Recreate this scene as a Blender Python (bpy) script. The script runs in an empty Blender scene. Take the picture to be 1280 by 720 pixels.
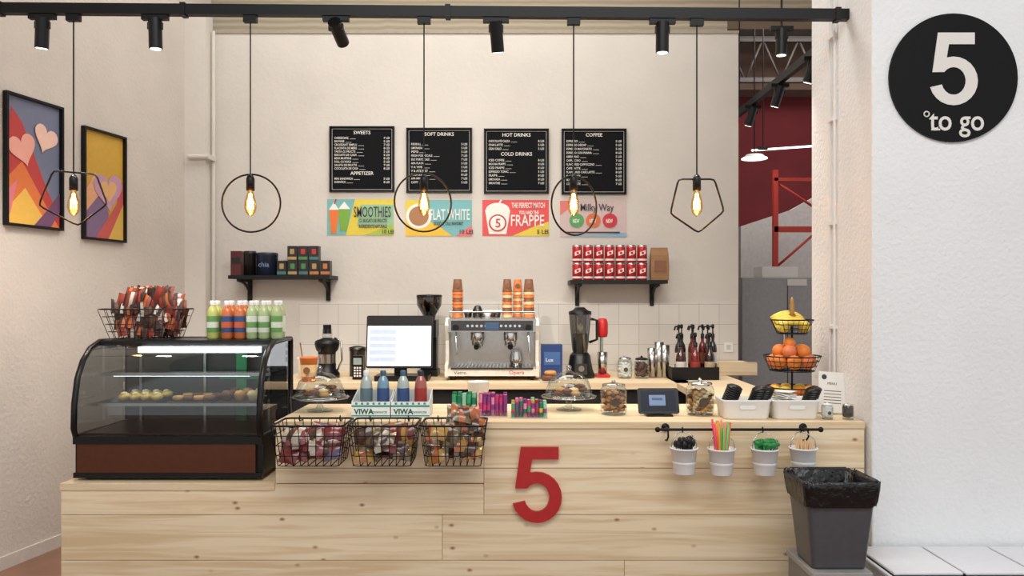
import bpy, bmesh, math, random
from mathutils import Matrix, Vector, Euler
random.seed(7)
F=1000.0; CH=1.45; HY=372.0
def X(px,Y): return (px-640)/F*Y
def Z(py,Y): return CH-(py-HY)/F*Y
def lin(c):
    r=[]
    for v in c[:3]:
        v=v/255.0
        r.append(v/12.92 if v<=0.04045 else ((v+0.055)/1.055)**2.4)
    return (r[0],r[1],r[2],1)
# ---------------------------------------------------------------- materials
MC={}
def base(name):
    m=bpy.data.materials.new(name); m.use_nodes=True
    nt=m.node_tree; return m,nt,nt.nodes['Principled BSDF']
def mat(name,col=(200,200,200),rough=.5,metal=0,var=.06,scale=30,bump=0,bscale=80,emit=0,coat=0,spec=.5):
    if name in MC: return MC[name]
    m,nt,p=base(name)
    tc=nt.nodes.new('ShaderNodeTexCoord')
    n=nt.nodes.new('ShaderNodeTexNoise'); n.inputs['Scale'].default_value=scale
    nt.links.new(tc.outputs['Object'],n.inputs['Vector'])
    r=nt.nodes.new('ShaderNodeValToRGB'); c=lin(col)
    r.color_ramp.elements[0].color=[v*(1-var) for v in c[:3]]+[1]
    r.color_ramp.elements[1].color=[min(1,v*(1+var)) for v in c[:3]]+[1]
    r.color_ramp.elements[0].position=.3; r.color_ramp.elements[1].position=.7
    nt.links.new(n.outputs['Fac'],r.inputs['Fac'])
    nt.links.new(r.outputs['Color'],p.inputs['Base Color'])
    p.inputs['Roughness'].default_value=rough; p.inputs['Metallic'].default_value=metal
    p.inputs['Coat Weight'].default_value=coat; p.inputs['Specular IOR Level'].default_value=spec
    if emit:
        p.inputs['Emission Color'].default_value=c; p.inputs['Emission Strength'].default_value=emit
    if bump:
        n2=nt.nodes.new('ShaderNodeTexNoise'); n2.inputs['Scale'].default_value=bscale; n2.inputs['Detail'].default_value=4
        nt.links.new(tc.outputs['Object'],n2.inputs['Vector'])
        b=nt.nodes.new('ShaderNodeBump'); b.inputs['Strength'].default_value=bump; b.inputs['Distance'].default_value=.01
        nt.links.new(n2.outputs['Fac'],b.inputs['Height']); nt.links.new(b.outputs['Normal'],p.inputs['Normal'])
    MC[name]=m; return m
def glass(name,tint=(240,245,245),refl=.05,rough=.03,edge=.6):
    if name in MC: return MC[name]
    m=bpy.data.materials.new(name); m.use_nodes=True; nt=m.node_tree; nt.nodes.clear()
    o=nt.nodes.new('ShaderNodeOutputMaterial'); t=nt.nodes.new('ShaderNodeBsdfTransparent'); g=nt.nodes.new('ShaderNodeBsdfGlossy')
    mx=nt.nodes.new('ShaderNodeMixShader'); lw=nt.nodes.new('ShaderNodeLayerWeight'); lw.inputs['Blend'].default_value=.2
    mr=nt.nodes.new('ShaderNodeMapRange'); mr.inputs['To Min'].default_value=refl; mr.inputs['To Max'].default_value=edge
    t.inputs['Color'].default_value=lin(tint); g.inputs['Roughness'].default_value=rough
    nt.links.new(lw.outputs['Facing'],mr.inputs['Value']); nt.links.new(mr.outputs[0],mx.inputs[0])
    nt.links.new(t.outputs[0],mx.inputs[1]); nt.links.new(g.outputs[0],mx.inputs[2]); nt.links.new(mx.outputs[0],o.inputs[0])
    MC[name]=m; return m
def wood(name,c1,c2,knots=True):
    if name in MC: return MC[name]
    m,nt,p=base(name); L=nt.links.new; N=nt.nodes.new
    tc=N('ShaderNodeTexCoord'); g=N('ShaderNodeNewGeometry')
    mul=N('ShaderNodeMath'); mul.operation='MULTIPLY'; mul.inputs[1].default_value=17.3
    L(g.outputs['Random Per Island'],mul.inputs[0])
    add=N('ShaderNodeVectorMath'); add.operation='ADD'; L(tc.outputs['Object'],add.inputs[0]); L(mul.outputs[0],add.inputs[1])
    mp=N('ShaderNodeMapping'); mp.inputs['Scale'].default_value=(.9,18,18)
    L(add.outputs[0],mp.inputs['Vector'])
    n=N('ShaderNodeTexNoise'); n.inputs['Scale'].default_value=1.6; n.inputs['Detail'].default_value=8; n.inputs['Distortion'].default_value=.9
    L(mp.outputs[0],n.inputs['Vector'])
    r=N('ShaderNodeValToRGB'); r.color_ramp.elements[0].color=lin(c2); r.color_ramp.elements[1].color=lin(c1)
    r.color_ramp.elements[0].position=.36; r.color_ramp.elements[1].position=.58
    L(n.outputs['Fac'],r.inputs['Fac'])
    mr=N('ShaderNodeMapRange'); mr.inputs['To Min'].default_value=.92; mr.inputs['To Max'].default_value=1.04
    L(g.outputs['Random Per Island'],mr.inputs['Value'])
    vm=N('ShaderNodeVectorMath'); vm.operation='SCALE'; L(r.outputs['Color'],vm.inputs[0]); L(mr.outputs[0],vm.inputs['Scale'])
    out=vm.outputs[0]
    if knots:
        sx=N('ShaderNodeSeparateXYZ'); L(add.outputs[0],sx.inputs[0])
        cb=N('ShaderNodeCombineXYZ'); L(sx.outputs['X'],cb.inputs['X']); L(sx.outputs['Z'],cb.inputs['Y'])
        m2=N('ShaderNodeMapping'); m2.inputs['Scale'].default_value=(5.5,9,1); L(cb.outputs[0],m2.inputs['Vector'])
        v=N('ShaderNodeTexVoronoi'); v.voronoi_dimensions='2D'; v.inputs['Scale'].default_value=1.0; L(m2.outputs[0],v.inputs['Vector'])
        kr=N('ShaderNodeValToRGB'); kr.color_ramp.elements[0].position=.015; kr.color_ramp.elements[0].color=(1,1,1,1)
        kr.color_ramp.elements[1].position=.09; kr.color_ramp.elements[1].color=(0,0,0,1)
        L(v.outputs['Distance'],kr.inputs['Fac'])
        sp=N('ShaderNodeSeparateColor'); L(v.outputs['Color'],sp.inputs[0])
        gt=N('ShaderNodeMapRange'); gt.inputs['From Min'].default_value=.6; gt.inputs['From Max'].default_value=.85; L(sp.outputs[0],gt.inputs['Value'])
        mm=N('ShaderNodeMath'); mm.operation='MULTIPLY'; L(kr.outputs['Color'],mm.inputs[0]); L(gt.outputs[0],mm.inputs[1])
        mk=N('ShaderNodeMix'); mk.data_type='RGBA'; L(mm.outputs[0],mk.inputs[0]); L(out,mk.inputs[6]); mk.inputs[7].default_value=lin((150,100,62))
        out=mk.outputs[2]
    L(out,p.inputs['Base Color']); p.inputs['Roughness'].default_value=.55
    MC[name]=m; return m
def tilemat(name):
    m,nt,p=base(name); L=nt.links.new; N=nt.nodes.new
    tc=N('ShaderNodeTexCoord'); sp=N('ShaderNodeSeparateXYZ'); cb=N('ShaderNodeCombineXYZ')
    L(tc.outputs['Object'],sp.inputs[0]); L(sp.outputs['X'],cb.inputs['X']); L(sp.outputs['Z'],cb.inputs['Y'])
    b=N('ShaderNodeTexBrick'); b.offset=0; b.squash=1; b.inputs['Scale'].default_value=1
    b.inputs['Brick Width'].default_value=.15; b.inputs['Row Height'].default_value=.15; b.inputs['Mortar Size'].default_value=.002
    b.inputs['Color1'].default_value=lin((222,218,211)); b.inputs['Color2'].default_value=lin((216,211,203)); b.inputs['Mortar'].default_value=lin((190,184,174))
    L(cb.outputs[0],b.inputs['Vector']); L(b.outputs['Color'],p.inputs['Base Color']); p.inputs['Roughness'].default_value=.18
    bp=N('ShaderNodeBump'); bp.invert=True; bp.inputs['Strength'].default_value=.4; bp.inputs['Distance'].default_value=.003
    L(b.outputs['Fac'],bp.inputs['Height']); L(bp.outputs[0],p.inputs['Normal']); MC[name]=m; return m
def linedmat(name,c1,c2,sc):
    m,nt,p=base(name); L=nt.links.new; N=nt.nodes.new
    tc=N('ShaderNodeTexCoord'); w=N('ShaderNodeTexWave'); w.bands_direction='Z'; w.inputs['Scale'].default_value=sc; w.inputs['Distortion'].default_value=1.5
    L(tc.outputs['Object'],w.inputs['Vector']); r=N('ShaderNodeValToRGB')
    r.color_ramp.elements[0].color=lin(c1); r.color_ramp.elements[1].color=lin(c2); L(w.outputs['Fac'],r.inputs['Fac']); L(r.outputs['Color'],p.inputs['Base Color'])
    p.inputs['Roughness'].default_value=.9; MC[name]=m; return m
# ---------------------------------------------------------------- builder
FRONT=Matrix(((1,0,0,0),(0,0,-1,0),(0,1,0,0),(0,0,0,1)))
def FR(x,y,z): return Matrix.Translation((x,y,z))@FRONT
class B:
    def __init__(s,name): s.name=name; s.v=[]; s.f=[]; s.m=[]; s.sm=[]; s.mats=[]
    def mi(s,m):
        if m not in s.mats: s.mats.append(m)
        return s.mats.index(m)
    def add(s,vs,fs,m,smooth=False,M=None):
        o=len(s.v); k=s.mi(m)
        for v in vs:
            v=Vector(v)
            if M is not None: v=M@v
            s.v.append(tuple(v))
        for f in fs: s.f.append([i+o for i in f]); s.m.append(k); s.sm.append(smooth)
        return s
    def box(s,x0,x1,y0,y1,z0,z1,m,M=None):
        vs=[(x,y,z) for x in (x0,x1) for y in (y0,y1) for z in (z0,z1)]
        return s.add(vs,[(0,1,3,2),(4,6,7,5),(0,4,5,1),(2,3,7,6),(0,2,6,4),(1,5,7,3)],m,False,M)
    def cyl(s,p0,p1,r0,m,r1=None,n=16,smooth=True,M=None,caps=True):
        p0=Vector(p0);p1=Vector(p1); r1=r0 if r1 is None else r1
        d=(p1-p0).normalized(); a=d.orthogonal().normalized(); b=d.cross(a)
        c=[(math.cos(2*math.pi*i/n),math.sin(2*math.pi*i/n)) for i in range(n)]
        ring0=[p0+(a*u+b*w)*r0 for u,w in c]; ring1=[p1+(a*u+b*w)*r1 for u,w in c]
        s.add(ring0+ring1,[(i,(i+1)%n,n+(i+1)%n,n+i) for i in range(n)],m,smooth,M)
        if caps:
            s.add(ring0,[tuple(reversed(range(n)))],m,False,M); s.add(ring1,[tuple(range(n))],m,False,M)
        return s
    def lathe(s,cx,cy,prof,m,n=20,z0=0,M=None):
        vs=[];fs=[]
        for r,z in prof:
            for i in range(n):
                a=2*math.pi*i/n; vs.append((cx+r*math.cos(a),cy+r*math.sin(a),z0+z))
        for j in range(len(prof)-1):
            for i in range(n):
                fs.append((j*n+i,j*n+(i+1)%n,(j+1)*n+(i+1)%n,(j+1)*n+i))
        return s.add(vs,fs,m,True,M)
    def sph(s,c,r,m,n=12,M=None):
        if not hasattr(r,'__len__'): r=(r,r,r)
        h=n//2; prof=[(math.sin(math.pi*j/h),-math.cos(math.pi*j/h)) for j in range(h+1)]
        vs=[];fs=[]
        for a,z in prof:
            for i in range(n):
                t=2*math.pi*i/n; vs.append((c[0]+r[0]*a*math.cos(t),c[1]+r[1]*a*math.sin(t),c[2]+r[2]*z))
        for j in range(h):
            for i in range(n): fs.append((j*n+i,j*n+(i+1)%n,(j+1)*n+(i+1)%n,(j+1)*n+i))
        return s.add(vs,fs,m,True,M)
    def tube(s,pts,r,m,closed=False,n=6):
        P=[Vector(p) for p in pts]; L=len(P); vs=[];fs=[]; prev=None
        for i in range(L):
            if closed: t=(P[(i+1)%L]-P[i-1])
            else: t=P[min(i+1,L-1)]-P[max(i-1,0)]
            t.normalize()
            if prev is None: a=t.orthogonal().normalized()
            else:
                a=prev-t*prev.dot(t)
                a=a.normalized() if a.length>1e-6 else t.orthogonal().normalized()
            prev=a; b=t.cross(a)
            for k in range(n):
                q=2*math.pi*k/n; vs.append(P[i]+(a*math.cos(q)+b*math.sin(q))*r)
        for i in range(L if closed else L-1):
            j=(i+1)%L
            for k in range(n): fs.append((i*n+k,i*n+(k+1)%n,j*n+(k+1)%n,j*n+k))
        if not closed: fs+= [tuple(reversed(range(n))),tuple(range((L-1)*n,L*n))]
        return s.add(vs,fs,m,True)
    def prism(s,pts,d,m,M,z0=0):
        n=len(pts)
        vs=[(p[0],p[1],z0) for p in pts]+[(p[0],p[1],z0+d) for p in pts]
        fs=[tuple(reversed(range(n))),tuple(range(n,2*n))]+[(i,(i+1)%n,n+(i+1)%n,n+i) for i in range(n)]
        return s.add(vs,fs,m,False,M)
    def torus(s,c,R,r,m,axis='Z',n=24,k=6):
        pts=[]
        for i in range(n):
            a=2*math.pi*i/n; u,w=R*math.cos(a),R*math.sin(a)
            pts.append((c[0]+u,c[1]+w,c[2]) if axis=='Z' else (c[0]+u,c[1],c[2]+w))
        return s.tube(pts,r,m,True,k)
    def text(s,t,size,M,m,ext=.0008,align='LEFT',bold=0,width=None,spacing=1.0,res=2):
        cu=bpy.data.curves.new('t','FONT'); cu.body=t; cu.size=size; cu.extrude=ext; cu.align_x=align; cu.offset=bold; cu.space_line=spacing; cu.resolution_u=res
        ob=bpy.data.objects.new('t',cu); bpy.context.scene.collection.objects.link(ob)
        me=bpy.data.meshes.new_from_object(ob)
        vs=[v.co.copy() for v in me.vertices]; fs=[tuple(p.vertices) for p in me.polygons]
        if vs and width:
            x0=min(v.x for v in vs);x1=max(v.x for v in vs); k=width/(x1-x0)
            for v in vs: v.x*=k
        s.add(vs,fs,m,False,M)
        bpy.data.objects.remove(ob); bpy.data.curves.remove(cu); bpy.data.meshes.remove(me); return s
    def pillow(s,M,w,h,t,m,m2=None):
        nx,ny=6,4; vs=[];fs=[]
        for sd in (1,-1):
            for j in range(ny+1):
                for i in range(nx+1):
                    u=2*i/nx-1; v=2*j/ny-1
                    z=sd*t/2*(1-u**4)*(1-v*v)+random.uniform(-.06,.06)*t
                    vs.append((u*w/2,v*h/2*(1-.06*(1-abs(u))),z))
        o=(nx+1)*(ny+1)
        A=[];Bf=[]
        for j in range(ny):
            for i in range(nx):
                q=j*(nx+1)+i; f=(q,q+1,q+nx+2,q+nx+1)
                tgt=Bf if (m2 and 2<=i<=3) else A
                tgt.append(f); tgt.append(tuple(reversed([k+o for k in f])))
        s.add(vs,A,m,True,M)
        if Bf: s.add(vs,Bf,m2,True,M)
        return s
    def done(s,parent=None,bevel=0):
        xs=[v[0] for v in s.v]; ys=[v[1] for v in s.v]; zs=[v[2] for v in s.v]
        o=Vector(((min(xs)+max(xs))/2,(min(ys)+max(ys))/2,min(zs)))
        me=bpy.data.meshes.new(s.name); me.from_pydata([tuple(Vector(v)-o) for v in s.v],[],s.f)
        for m in s.mats: me.materials.append(m)
        for i,p in enumerate(me.polygons): p.material_index=s.m[i]; p.use_smooth=s.sm[i]
        me.update(); me.validate()
        ob=bpy.data.objects.new(s.name,me); bpy.context.scene.collection.objects.link(ob); ob.location=o
        if bevel:
            bm=bmesh.new(); bm.from_mesh(me); bmesh.ops.remove_doubles(bm,verts=bm.verts,dist=1e-6); bm.to_mesh(me); bm.free()
            md=ob.modifiers.new('bevel','BEVEL'); md.width=bevel; md.segments=2; md.limit_method='ANGLE'; md.angle_limit=math.radians(50)
        if parent is not None:
            ob.parent=parent; ob.location=o-parent.location
        return ob
def rrect(w,h,r,n=4):
    p=[]
    for cx,cy,a0 in ((w/2-r,h/2-r,0),(-w/2+r,h/2-r,90),(-w/2+r,-h/2+r,180),(w/2-r,-h/2+r,270)):
        for i in range(n+1):
            a=math.radians(a0+90*i/n); p.append((cx+r*math.cos(a),cy+r*math.sin(a)))
    return p
def circle(cx,cy,r,n=24,ry=None):
    ry=ry or r
    return [(cx+r*math.cos(2*math.pi*i/n),cy+ry*math.sin(2*math.pi*i/n)) for i in range(n)]
def heart(cx,cy,s,rot=0,n=28):
    p=[]
    for i in range(n):
        t=-2*math.pi*i/n; x=16*math.sin(t)**3/32; y=(13*math.cos(t)-5*math.cos(2*t)-2*math.cos(3*t)-math.cos(4*t))/32
        c,q=math.cos(rot),math.sin(rot); p.append((cx+s*(x*c-y*q),cy+s*(x*q+y*c)))
    return p
def five(w,h,ox=0,oy=0):
    pts=[(.10,1),(.57,1),(.57,.84),(.24,.84),(.212,.655)]
    for i in range(19):
        a=math.radians(106-(106+165)*i/18); pts.append((.30+.31*math.cos(a),.335+.335*math.sin(a)))
    for i in range(19):
        a=math.radians(-165+(165+140)*i/18); pts.append((.30+.155*math.cos(a),.335+.19*math.sin(a)))
    pts+=[(.03,.455)]
    return [(ox+x/.61*w,oy+y*h) for x,y in pts][::-1]
def Rm(x,y,z,a,b_,c): return Matrix.Translation((x,y,z))@Euler((a,b_,c)).to_matrix().to_4x4()

black=mat('black_metal',(10,10,11),.45,spec=.3); blackp=mat('black_plastic',(14,14,16),.35,spec=.35); white=mat('white_plastic',(234,234,232),.35,var=.02)
steel=mat('brushed_steel',(190,188,184),.25,1.0); darksteel=mat('dark_steel',(90,88,86),.3,1.0); chrome=mat('chrome',(220,220,220),.12,1.0)
pine=wood('pine_planks',(240,221,188),(220,194,153)); pineTop=wood('pine_top',(238,216,180),(222,192,150),knots=False)
plaster=mat('plaster_back',(214,208,199),.85,var=.03,scale=3,bump=.25,bscale=25)
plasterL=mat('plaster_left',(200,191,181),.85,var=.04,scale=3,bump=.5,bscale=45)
plasterW=mat('plaster_white',(236,237,237),.8,var=.02,scale=3,bump=.5,bscale=55)
clear=glass('clear_glass'); paper=mat('paper_white',(238,236,230),.7,var=.02); red=mat('red_gloss',(190,28,30),.4)
textw=mat('menu_text_white',(225,222,215),.7,var=.01)

# ---------------------------------------------------------------- room
floorm=mat('floor_brown_tile',(128,92,74),.5,var=.12,scale=6)
B('floor').box(-5,7,-3,14,-.1,0,floorm).done()
ceil=mat('ceiling_concrete',(120,114,106),.9,var=.1,scale=2,bump=.3,bscale=10)
B('ceiling').box(-5,7,1.0,14,4.6,4.7,ceil).done()
wb=B('wall_back'); wb.box(-2.6,1.698,6,6.16,0,3.43,plaster)
wb.box(-2.6,1.70,5.99,6.165,3.43,3.45,mat('wall_cap',(165,155,140),.8)); wb.done()
tb=B('trim_tiles'); tb.box(X(375,6),1.690,5.985,6.0,.5,Z(379,6),tilemat('wall_tiles')); tb.done()
tb2=B('wall_upper'); tb2.box(-2.6,5,6.5,6.7,Z(26,6.5),4.6,linedmat('concrete_boards',(200,188,166),(176,162,138),6)); tb2.box(-2.6,1.75,6.5,6.7,3.3,Z(26,6.5),MC['concrete_boards']); tb2.done()
wl=B('wall_left')
def wx(Y): return -2.37-.2*(6-Y)
wl.add([(wx(0),0,0),(wx(6.2),6.2,0),(wx(6.2)-.2,6.2,0),(wx(0)-.2,0,0),(wx(0),0,4.6),(wx(6.2),6.2,4.6),(wx(6.2)-.2,6.2,4.6),(wx(0)-.2,0,4.6)],
 [(0,1,5,4),(1,2,6,5),(2,3,7,6),(3,0,4,7),(0,3,2,1),(4,5,6,7)],plasterL); wl.done()
bb=B('baseboard_left')
a,b_,t,h=0,5.8,.012,.07
bb.add([(wx(a),a,0),(wx(b_),b_,0),(wx(b_)+t,b_,0),(wx(a)+t,a,0),(wx(a),a,h),(wx(b_),b_,h),(wx(b_)+t,b_,h),(wx(a)+t,a,h)],
     [(0,1,5,4),(1,2,6,5),(2,3,7,6),(3,0,4,7),(0,3,2,1),(4,5,6,7)],mat('baseboard',(200,192,184),.6))
bb.done()
cp=B('wall_corner_pilaster'); cp.box(-2.45,X(257,5.86),5.86,6.0,0,3.6,plaster); cp.done()
pp=B('drain_pipe'); xp=X(263,5.9)+.004; pp.cyl((xp,5.95,0),(xp,5.95,3.43),.014,plaster,n=10)
pp.cyl((xp-.14,5.835,Z(196,5.84)),(xp+.01,5.835,Z(196,5.84)),.018,plaster,n=10); pp.box(xp-.012,xp+.018,5.83,5.95,Z(199,5.84),Z(193,5.84),plaster); pp.done()
wr=B('wall_right'); wr.box(1.5525,5,3.45,4.15,0,4.6,plasterW); wr.done(bevel=.008)
cd=B('conduit_pipe')
for px in (1040,1046):
    Yp=1.5525/((px-640)/F); cd.cyl((1.541,Yp,1.0),(1.541,Yp,4.6),.006,white,n=8)
for zz in (1.3,1.8,2.3,2.7): cd.box(1.535,1.5525,3.82,3.90,zz,zz+.016,white)
cd.done()
mar=mat('maroon_wall',(112,30,36),.8,var=.1,scale=3); B('wall_far').box(1.5,8,10,10.2,0,4.6,mar).done()
B('wall_far_side').box(1.5,1.7,6.75,10,0,4.6,mat('grey_wall',(150,146,142),.8)).done()
ub=B('ceiling_beam'); ub.box(1.72,5,9.6,9.95,Z(112,9.6),4.6,mat('beam_brown',(112,90,78),.9,var=.1,scale=3)); ub.done()
wp=B('stair_partition'); pw=mat('partition_white',(205,202,200),.7)
wp.add([(X(926,8.6),8.6,0),(X(1030,8.6),8.6,0),(X(1030,8.6),8.6,Z(240,8.6)),(X(990,8.6),8.6,Z(262,8.6)),(X(926,8.6),8.6,Z(283,8.6)),
  (X(926,8.6),8.7,0),(X(1030,8.6),8.7,0),(X(1030,8.6),8.7,Z(240,8.6)),(X(990,8.6),8.7,Z(262,8.6)),(X(926,8.6),8.7,Z(283,8.6))],
  [(4,3,2,1,0),(5,6,7,8,9),(0,1,6,5),(1,2,7,6),(2,3,8,7),(3,4,9,8),(4,0,5,9)],pw); wp.done()
gc=B('steel_cabinet'); gm=mat('cabinet_grey',(170,170,172),.5); gc.box(X(928,7),X(1040,7),7,7.5,0,Z(347,7),gm); gc.box(X(984,7),X(985,7),6.997,7.0,.1,Z(352,7),darksteel); gc.cyl((X(978,7),6.97,1.0),(X(978,7),6.97,1.2),.01,chrome); gc.box(X(984,7),X(1008,7),6.99,7,Z(357,7),Z(349,7),paper); gc.box(X(955,7),X(1000,7),7.05,7.3,Z(347,7),Z(333,7),paper); gc.done()
rk=B('storage_rack'); om=mat('rack_red',(184,56,44),.5)
Y=8.2
rk.box(X(967,Y),X(973,Y),Y,Y+.05,0,Z(212,Y),om); rk.box(X(1024,Y),X(1030,Y),Y,Y+.05,0,Z(212,Y),om)
rk.box(X(968,Y),X(1026,Y),Y,Y+.05,Z(290,Y),Z(283,Y),om); rk.box(X(968,Y),X(1026,Y),Y,Y+.05,Z(226,Y),Z(222,Y),om)
rk.tube([(X(970,Y),Y+.03,Z(226,Y)),(X(1024,Y),Y+.03,Z(262,Y))],.014,om); rk.tube([(X(970,Y),Y+.03,Z(335,Y)),(X(1024,Y),Y+.03,Z(288,Y))],.014,om)
rk.done()
pl=B('dome_ceiling_lamp'); Y=8.0; pl.lathe(X(943,Y),Y,[(.0,.05),(.08,.045),(.13,0)],white,z0=Z(199,Y)); pl.lathe(X(943,Y),Y,[(0,0),(.125,0)],mat('lamp_glow',(255,250,240),emit=12),z0=Z(198,Y)); pl.cyl((X(943,Y),Y,Z(192,Y)),(X(943,Y),Y,4.6),.006,black,n=6)
pl.done()
tl=B('tube_light'); Y=8.3; tl.tube([(X(940,Y),Y,Z(188,Y)),(X(1040,Y+.6),Y+.6,Z(181,Y+.6))],.01,mat('tube_glow',(255,250,240),emit=3)); tl.box(X(948,Y),X(960,Y),Y,Y+.03,Z(187,Y),Z(183,Y),darksteel); tl.cyl((X(955,Y),Y+.03,Z(184,Y)),(X(955,Y),Y+.03,4.6),.005,black,n=6); tl.done()
tr=B('ceiling_trusses'); tm=mat('truss_grey',(70,66,64),.6)
Y=8.9
tr.box(1.75,5,Y,Y+.06,4.3,4.36,tm); tr.box(1.75,5,Y,Y+.06,3.85,3.9,tm)
for i in range(8): tr.tube([(1.8+i*.4,Y+.03,3.87),(2.0+i*.4,Y+.03,4.33)],.012,tm); tr.tube([(2.0+i*.4,Y+.03,4.33),(2.2+i*.4,Y+.03,3.87)],.012,tm)
for xx in (2.2,3.8): tr.cyl((xx,Y+.03,4.3),(xx,Y+.03,4.6),.012,tm,n=6)
tr.done()

# ---------------------------------------------------------------- service counter
CT=.9075; LT=Z(604,3.5)
sc=B('service_counter')
xl=X(77,3.5); xm=X(345,3.5); xr=1.54
groove=mat('groove_shadow',(190,162,124),.8)
sc.box(xl+.005,xr,3.512,3.53,0,LT-.03,groove); sc.box(xm+.005,xr,3.512,3.53,LT-.03,CT-.03,groove)
bz=[CT-.028,Z(585,3.5),Z(643,3.5),Z(700,3.5),Z(757,3.5),0]
def plank(x0,x1,z1,z0): sc.box(x0,x1,3.497,3.515,z0+.0014,z1-.0014,pine)
plank(xm,X(605,3.5)-.001,bz[0],bz[1]); plank(X(605,3.5)+.001,xr,bz[0],bz[1])
plank(xm,X(605,3.5)-.001,bz[1],LT); plank(X(605,3.5)+.001,xr,bz[1],bz[2]); plank(xl,X(605,3.5)-.001,LT-.002,bz[2])
plank(xl,X(553,3.5)-.001,bz[2],bz[3]); plank(X(553,3.5)+.001,xr,bz[2],bz[3])
plank(xl,X(780,3.5),bz[3],bz[4]); plank(X(780,3.5)+.002,xr,bz[3],bz[4]); plank(xl,xr,bz[4],bz[5]+.002)
for i in range(4): sc.box(xm-.003,xr,3.49+i*.148,3.49+(i+1)*.148-.001,CT-.028,CT,pineTop)
for i in range(4): sc.box(xl-.003,xm-.004,3.49+i*.148,3.49+(i+1)*.148-.001,LT-.028,LT,pineTop)
sc.box(xl,xl+.018,3.515,4.08,0,LT-.028,pine); sc.box(xm,xm+.018,3.515,4.08,LT,CT-.028,pine)
sc.box(xl,xm,4.062,4.08,0,LT-.028,pine); sc.box(xm,xr,4.062,4.08,0,CT-.028,pine); sc.box(xr-.018,xr,3.53,4.062,0,CT-.028,pine)
sc.done()
BT=.905
bc=B('back_counter'); dk=mat('cabinet_dark',(26,25,26),.5)
bc.box(-1.55,1.15,5.1,5.98,BT-.04,BT,pineTop); bc.box(-1.5,1.15,5.16,5.95,0,BT-.04,dk)
for i in range(6): bc.box(-1.48+i*.44,-1.06+i*.44,5.145,5.16,.1,BT-.06,dk); bc.box(-1.32+i*.44,-1.2+i*.44,5.135,5.145,.74,.755,steel)
bc.box(1.05,1.5,4.3,5.98,BT-.04,BT,pineTop); bc.box(1.1,1.5,4.34,5.95,0,BT-.04,dk)
bc.done()
b=B('counter_riser_box'); b.box(X(905,5.45),X(955,5.45),5.62,5.97,BT+.001,Z(456,5.6),pineTop); b.box(X(905,5.45),X(955,5.45),5.60,5.62,BT+.001,Z(453,5.6),pineTop); b.done()

# ---------------------------------------------------------------- number 5 and round sign
n5=B('number_sign'); w=61*.0035;h=94*.0035; n5.prism(five(w,h),.02,mat('red_matte',(180,32,34),.5),FR(X(641,3.5),3.4965,Z(652,3.5))); n5.done()
sg=B('round_logo_sign'); sx,sz=X(1190,3.45),Z(98,3.45); R=.0800*3.45
sg.prism(circle(0,0,R,64),.012,mat('sign_black',(9,9,10),.5,spec=.2),FR(sx,3.449,sz))
sg.prism(five(.205,.312),.003,textw,FR(sx-.103,3.436,Z(132,3.44)))
zb=Z(163,3.44)
sg.text('to go',.128,FR(sx-.105,3.436,zb),textw,.0015,bold=.0012,res=4,width=.235)
# small slab serifs on the t
sg.box(sx-.098,sx-.06,3.433,3.436,zb-.001,zb+.006,textw)
sg.torus((sx-.118,3.434,Z(143,3.44)),.011,.003,textw,'Y',16); sg.done()

# ---------------------------------------------------------------- menu boards
menus=[(412,493,158,240,[('SWEETS',['CHEESECAKE','BROWNIE','CROISSANT SIMPLU','PLACINTA DE MERE','TARTA CU FRUCTE','BISCUITI DE CASA','MINI MUFFINS','ROLL CU NUCA','SALATA DE FRUCTE','CIOCOLATA DE CASA']),('APPETIZER',['MINI SANDWICH','SANDWICH'])]),
 (508,590,160,241,[('SOFT DRINKS',['','REDBULL','LIMONADA','PEPSI','FRESH PORTOCALE','SUC PORTOCALE','APA PLATA','V A VIVE','V & ATE JUST','COCA COLA','APA MINERALA','CAPPY'])]),
 (605,686,161,242,[('HOT DRINKS',['CHOCOLATE CALDA','CHAI LATTE','CEAI CALD']),('COLD DRINKS',['ICED COFFEE','MOCHA FRAPPE','ICED FRAPPE','ESPRESSO TONIC','FRAPPE','LIMONADA','SMOOTHIE'])]),
 (702,783,161,243,[('COFFEE',['ESPRESSO','ESPRESSO DECAF','ESPRESSO MACCHIATO','ESPRESSO CON PANNA','AMERICANO','CAPPUCCINO','FLAVOURED CAPPUCCINO','CAFE LATTE','FLAVOURED CAFE LATTE','FLAT WHITE','MOCHA','CONDIMENTE'])])]
chalk=mat('chalkboard',(17,18,20),.8,spec=.15)
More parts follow.
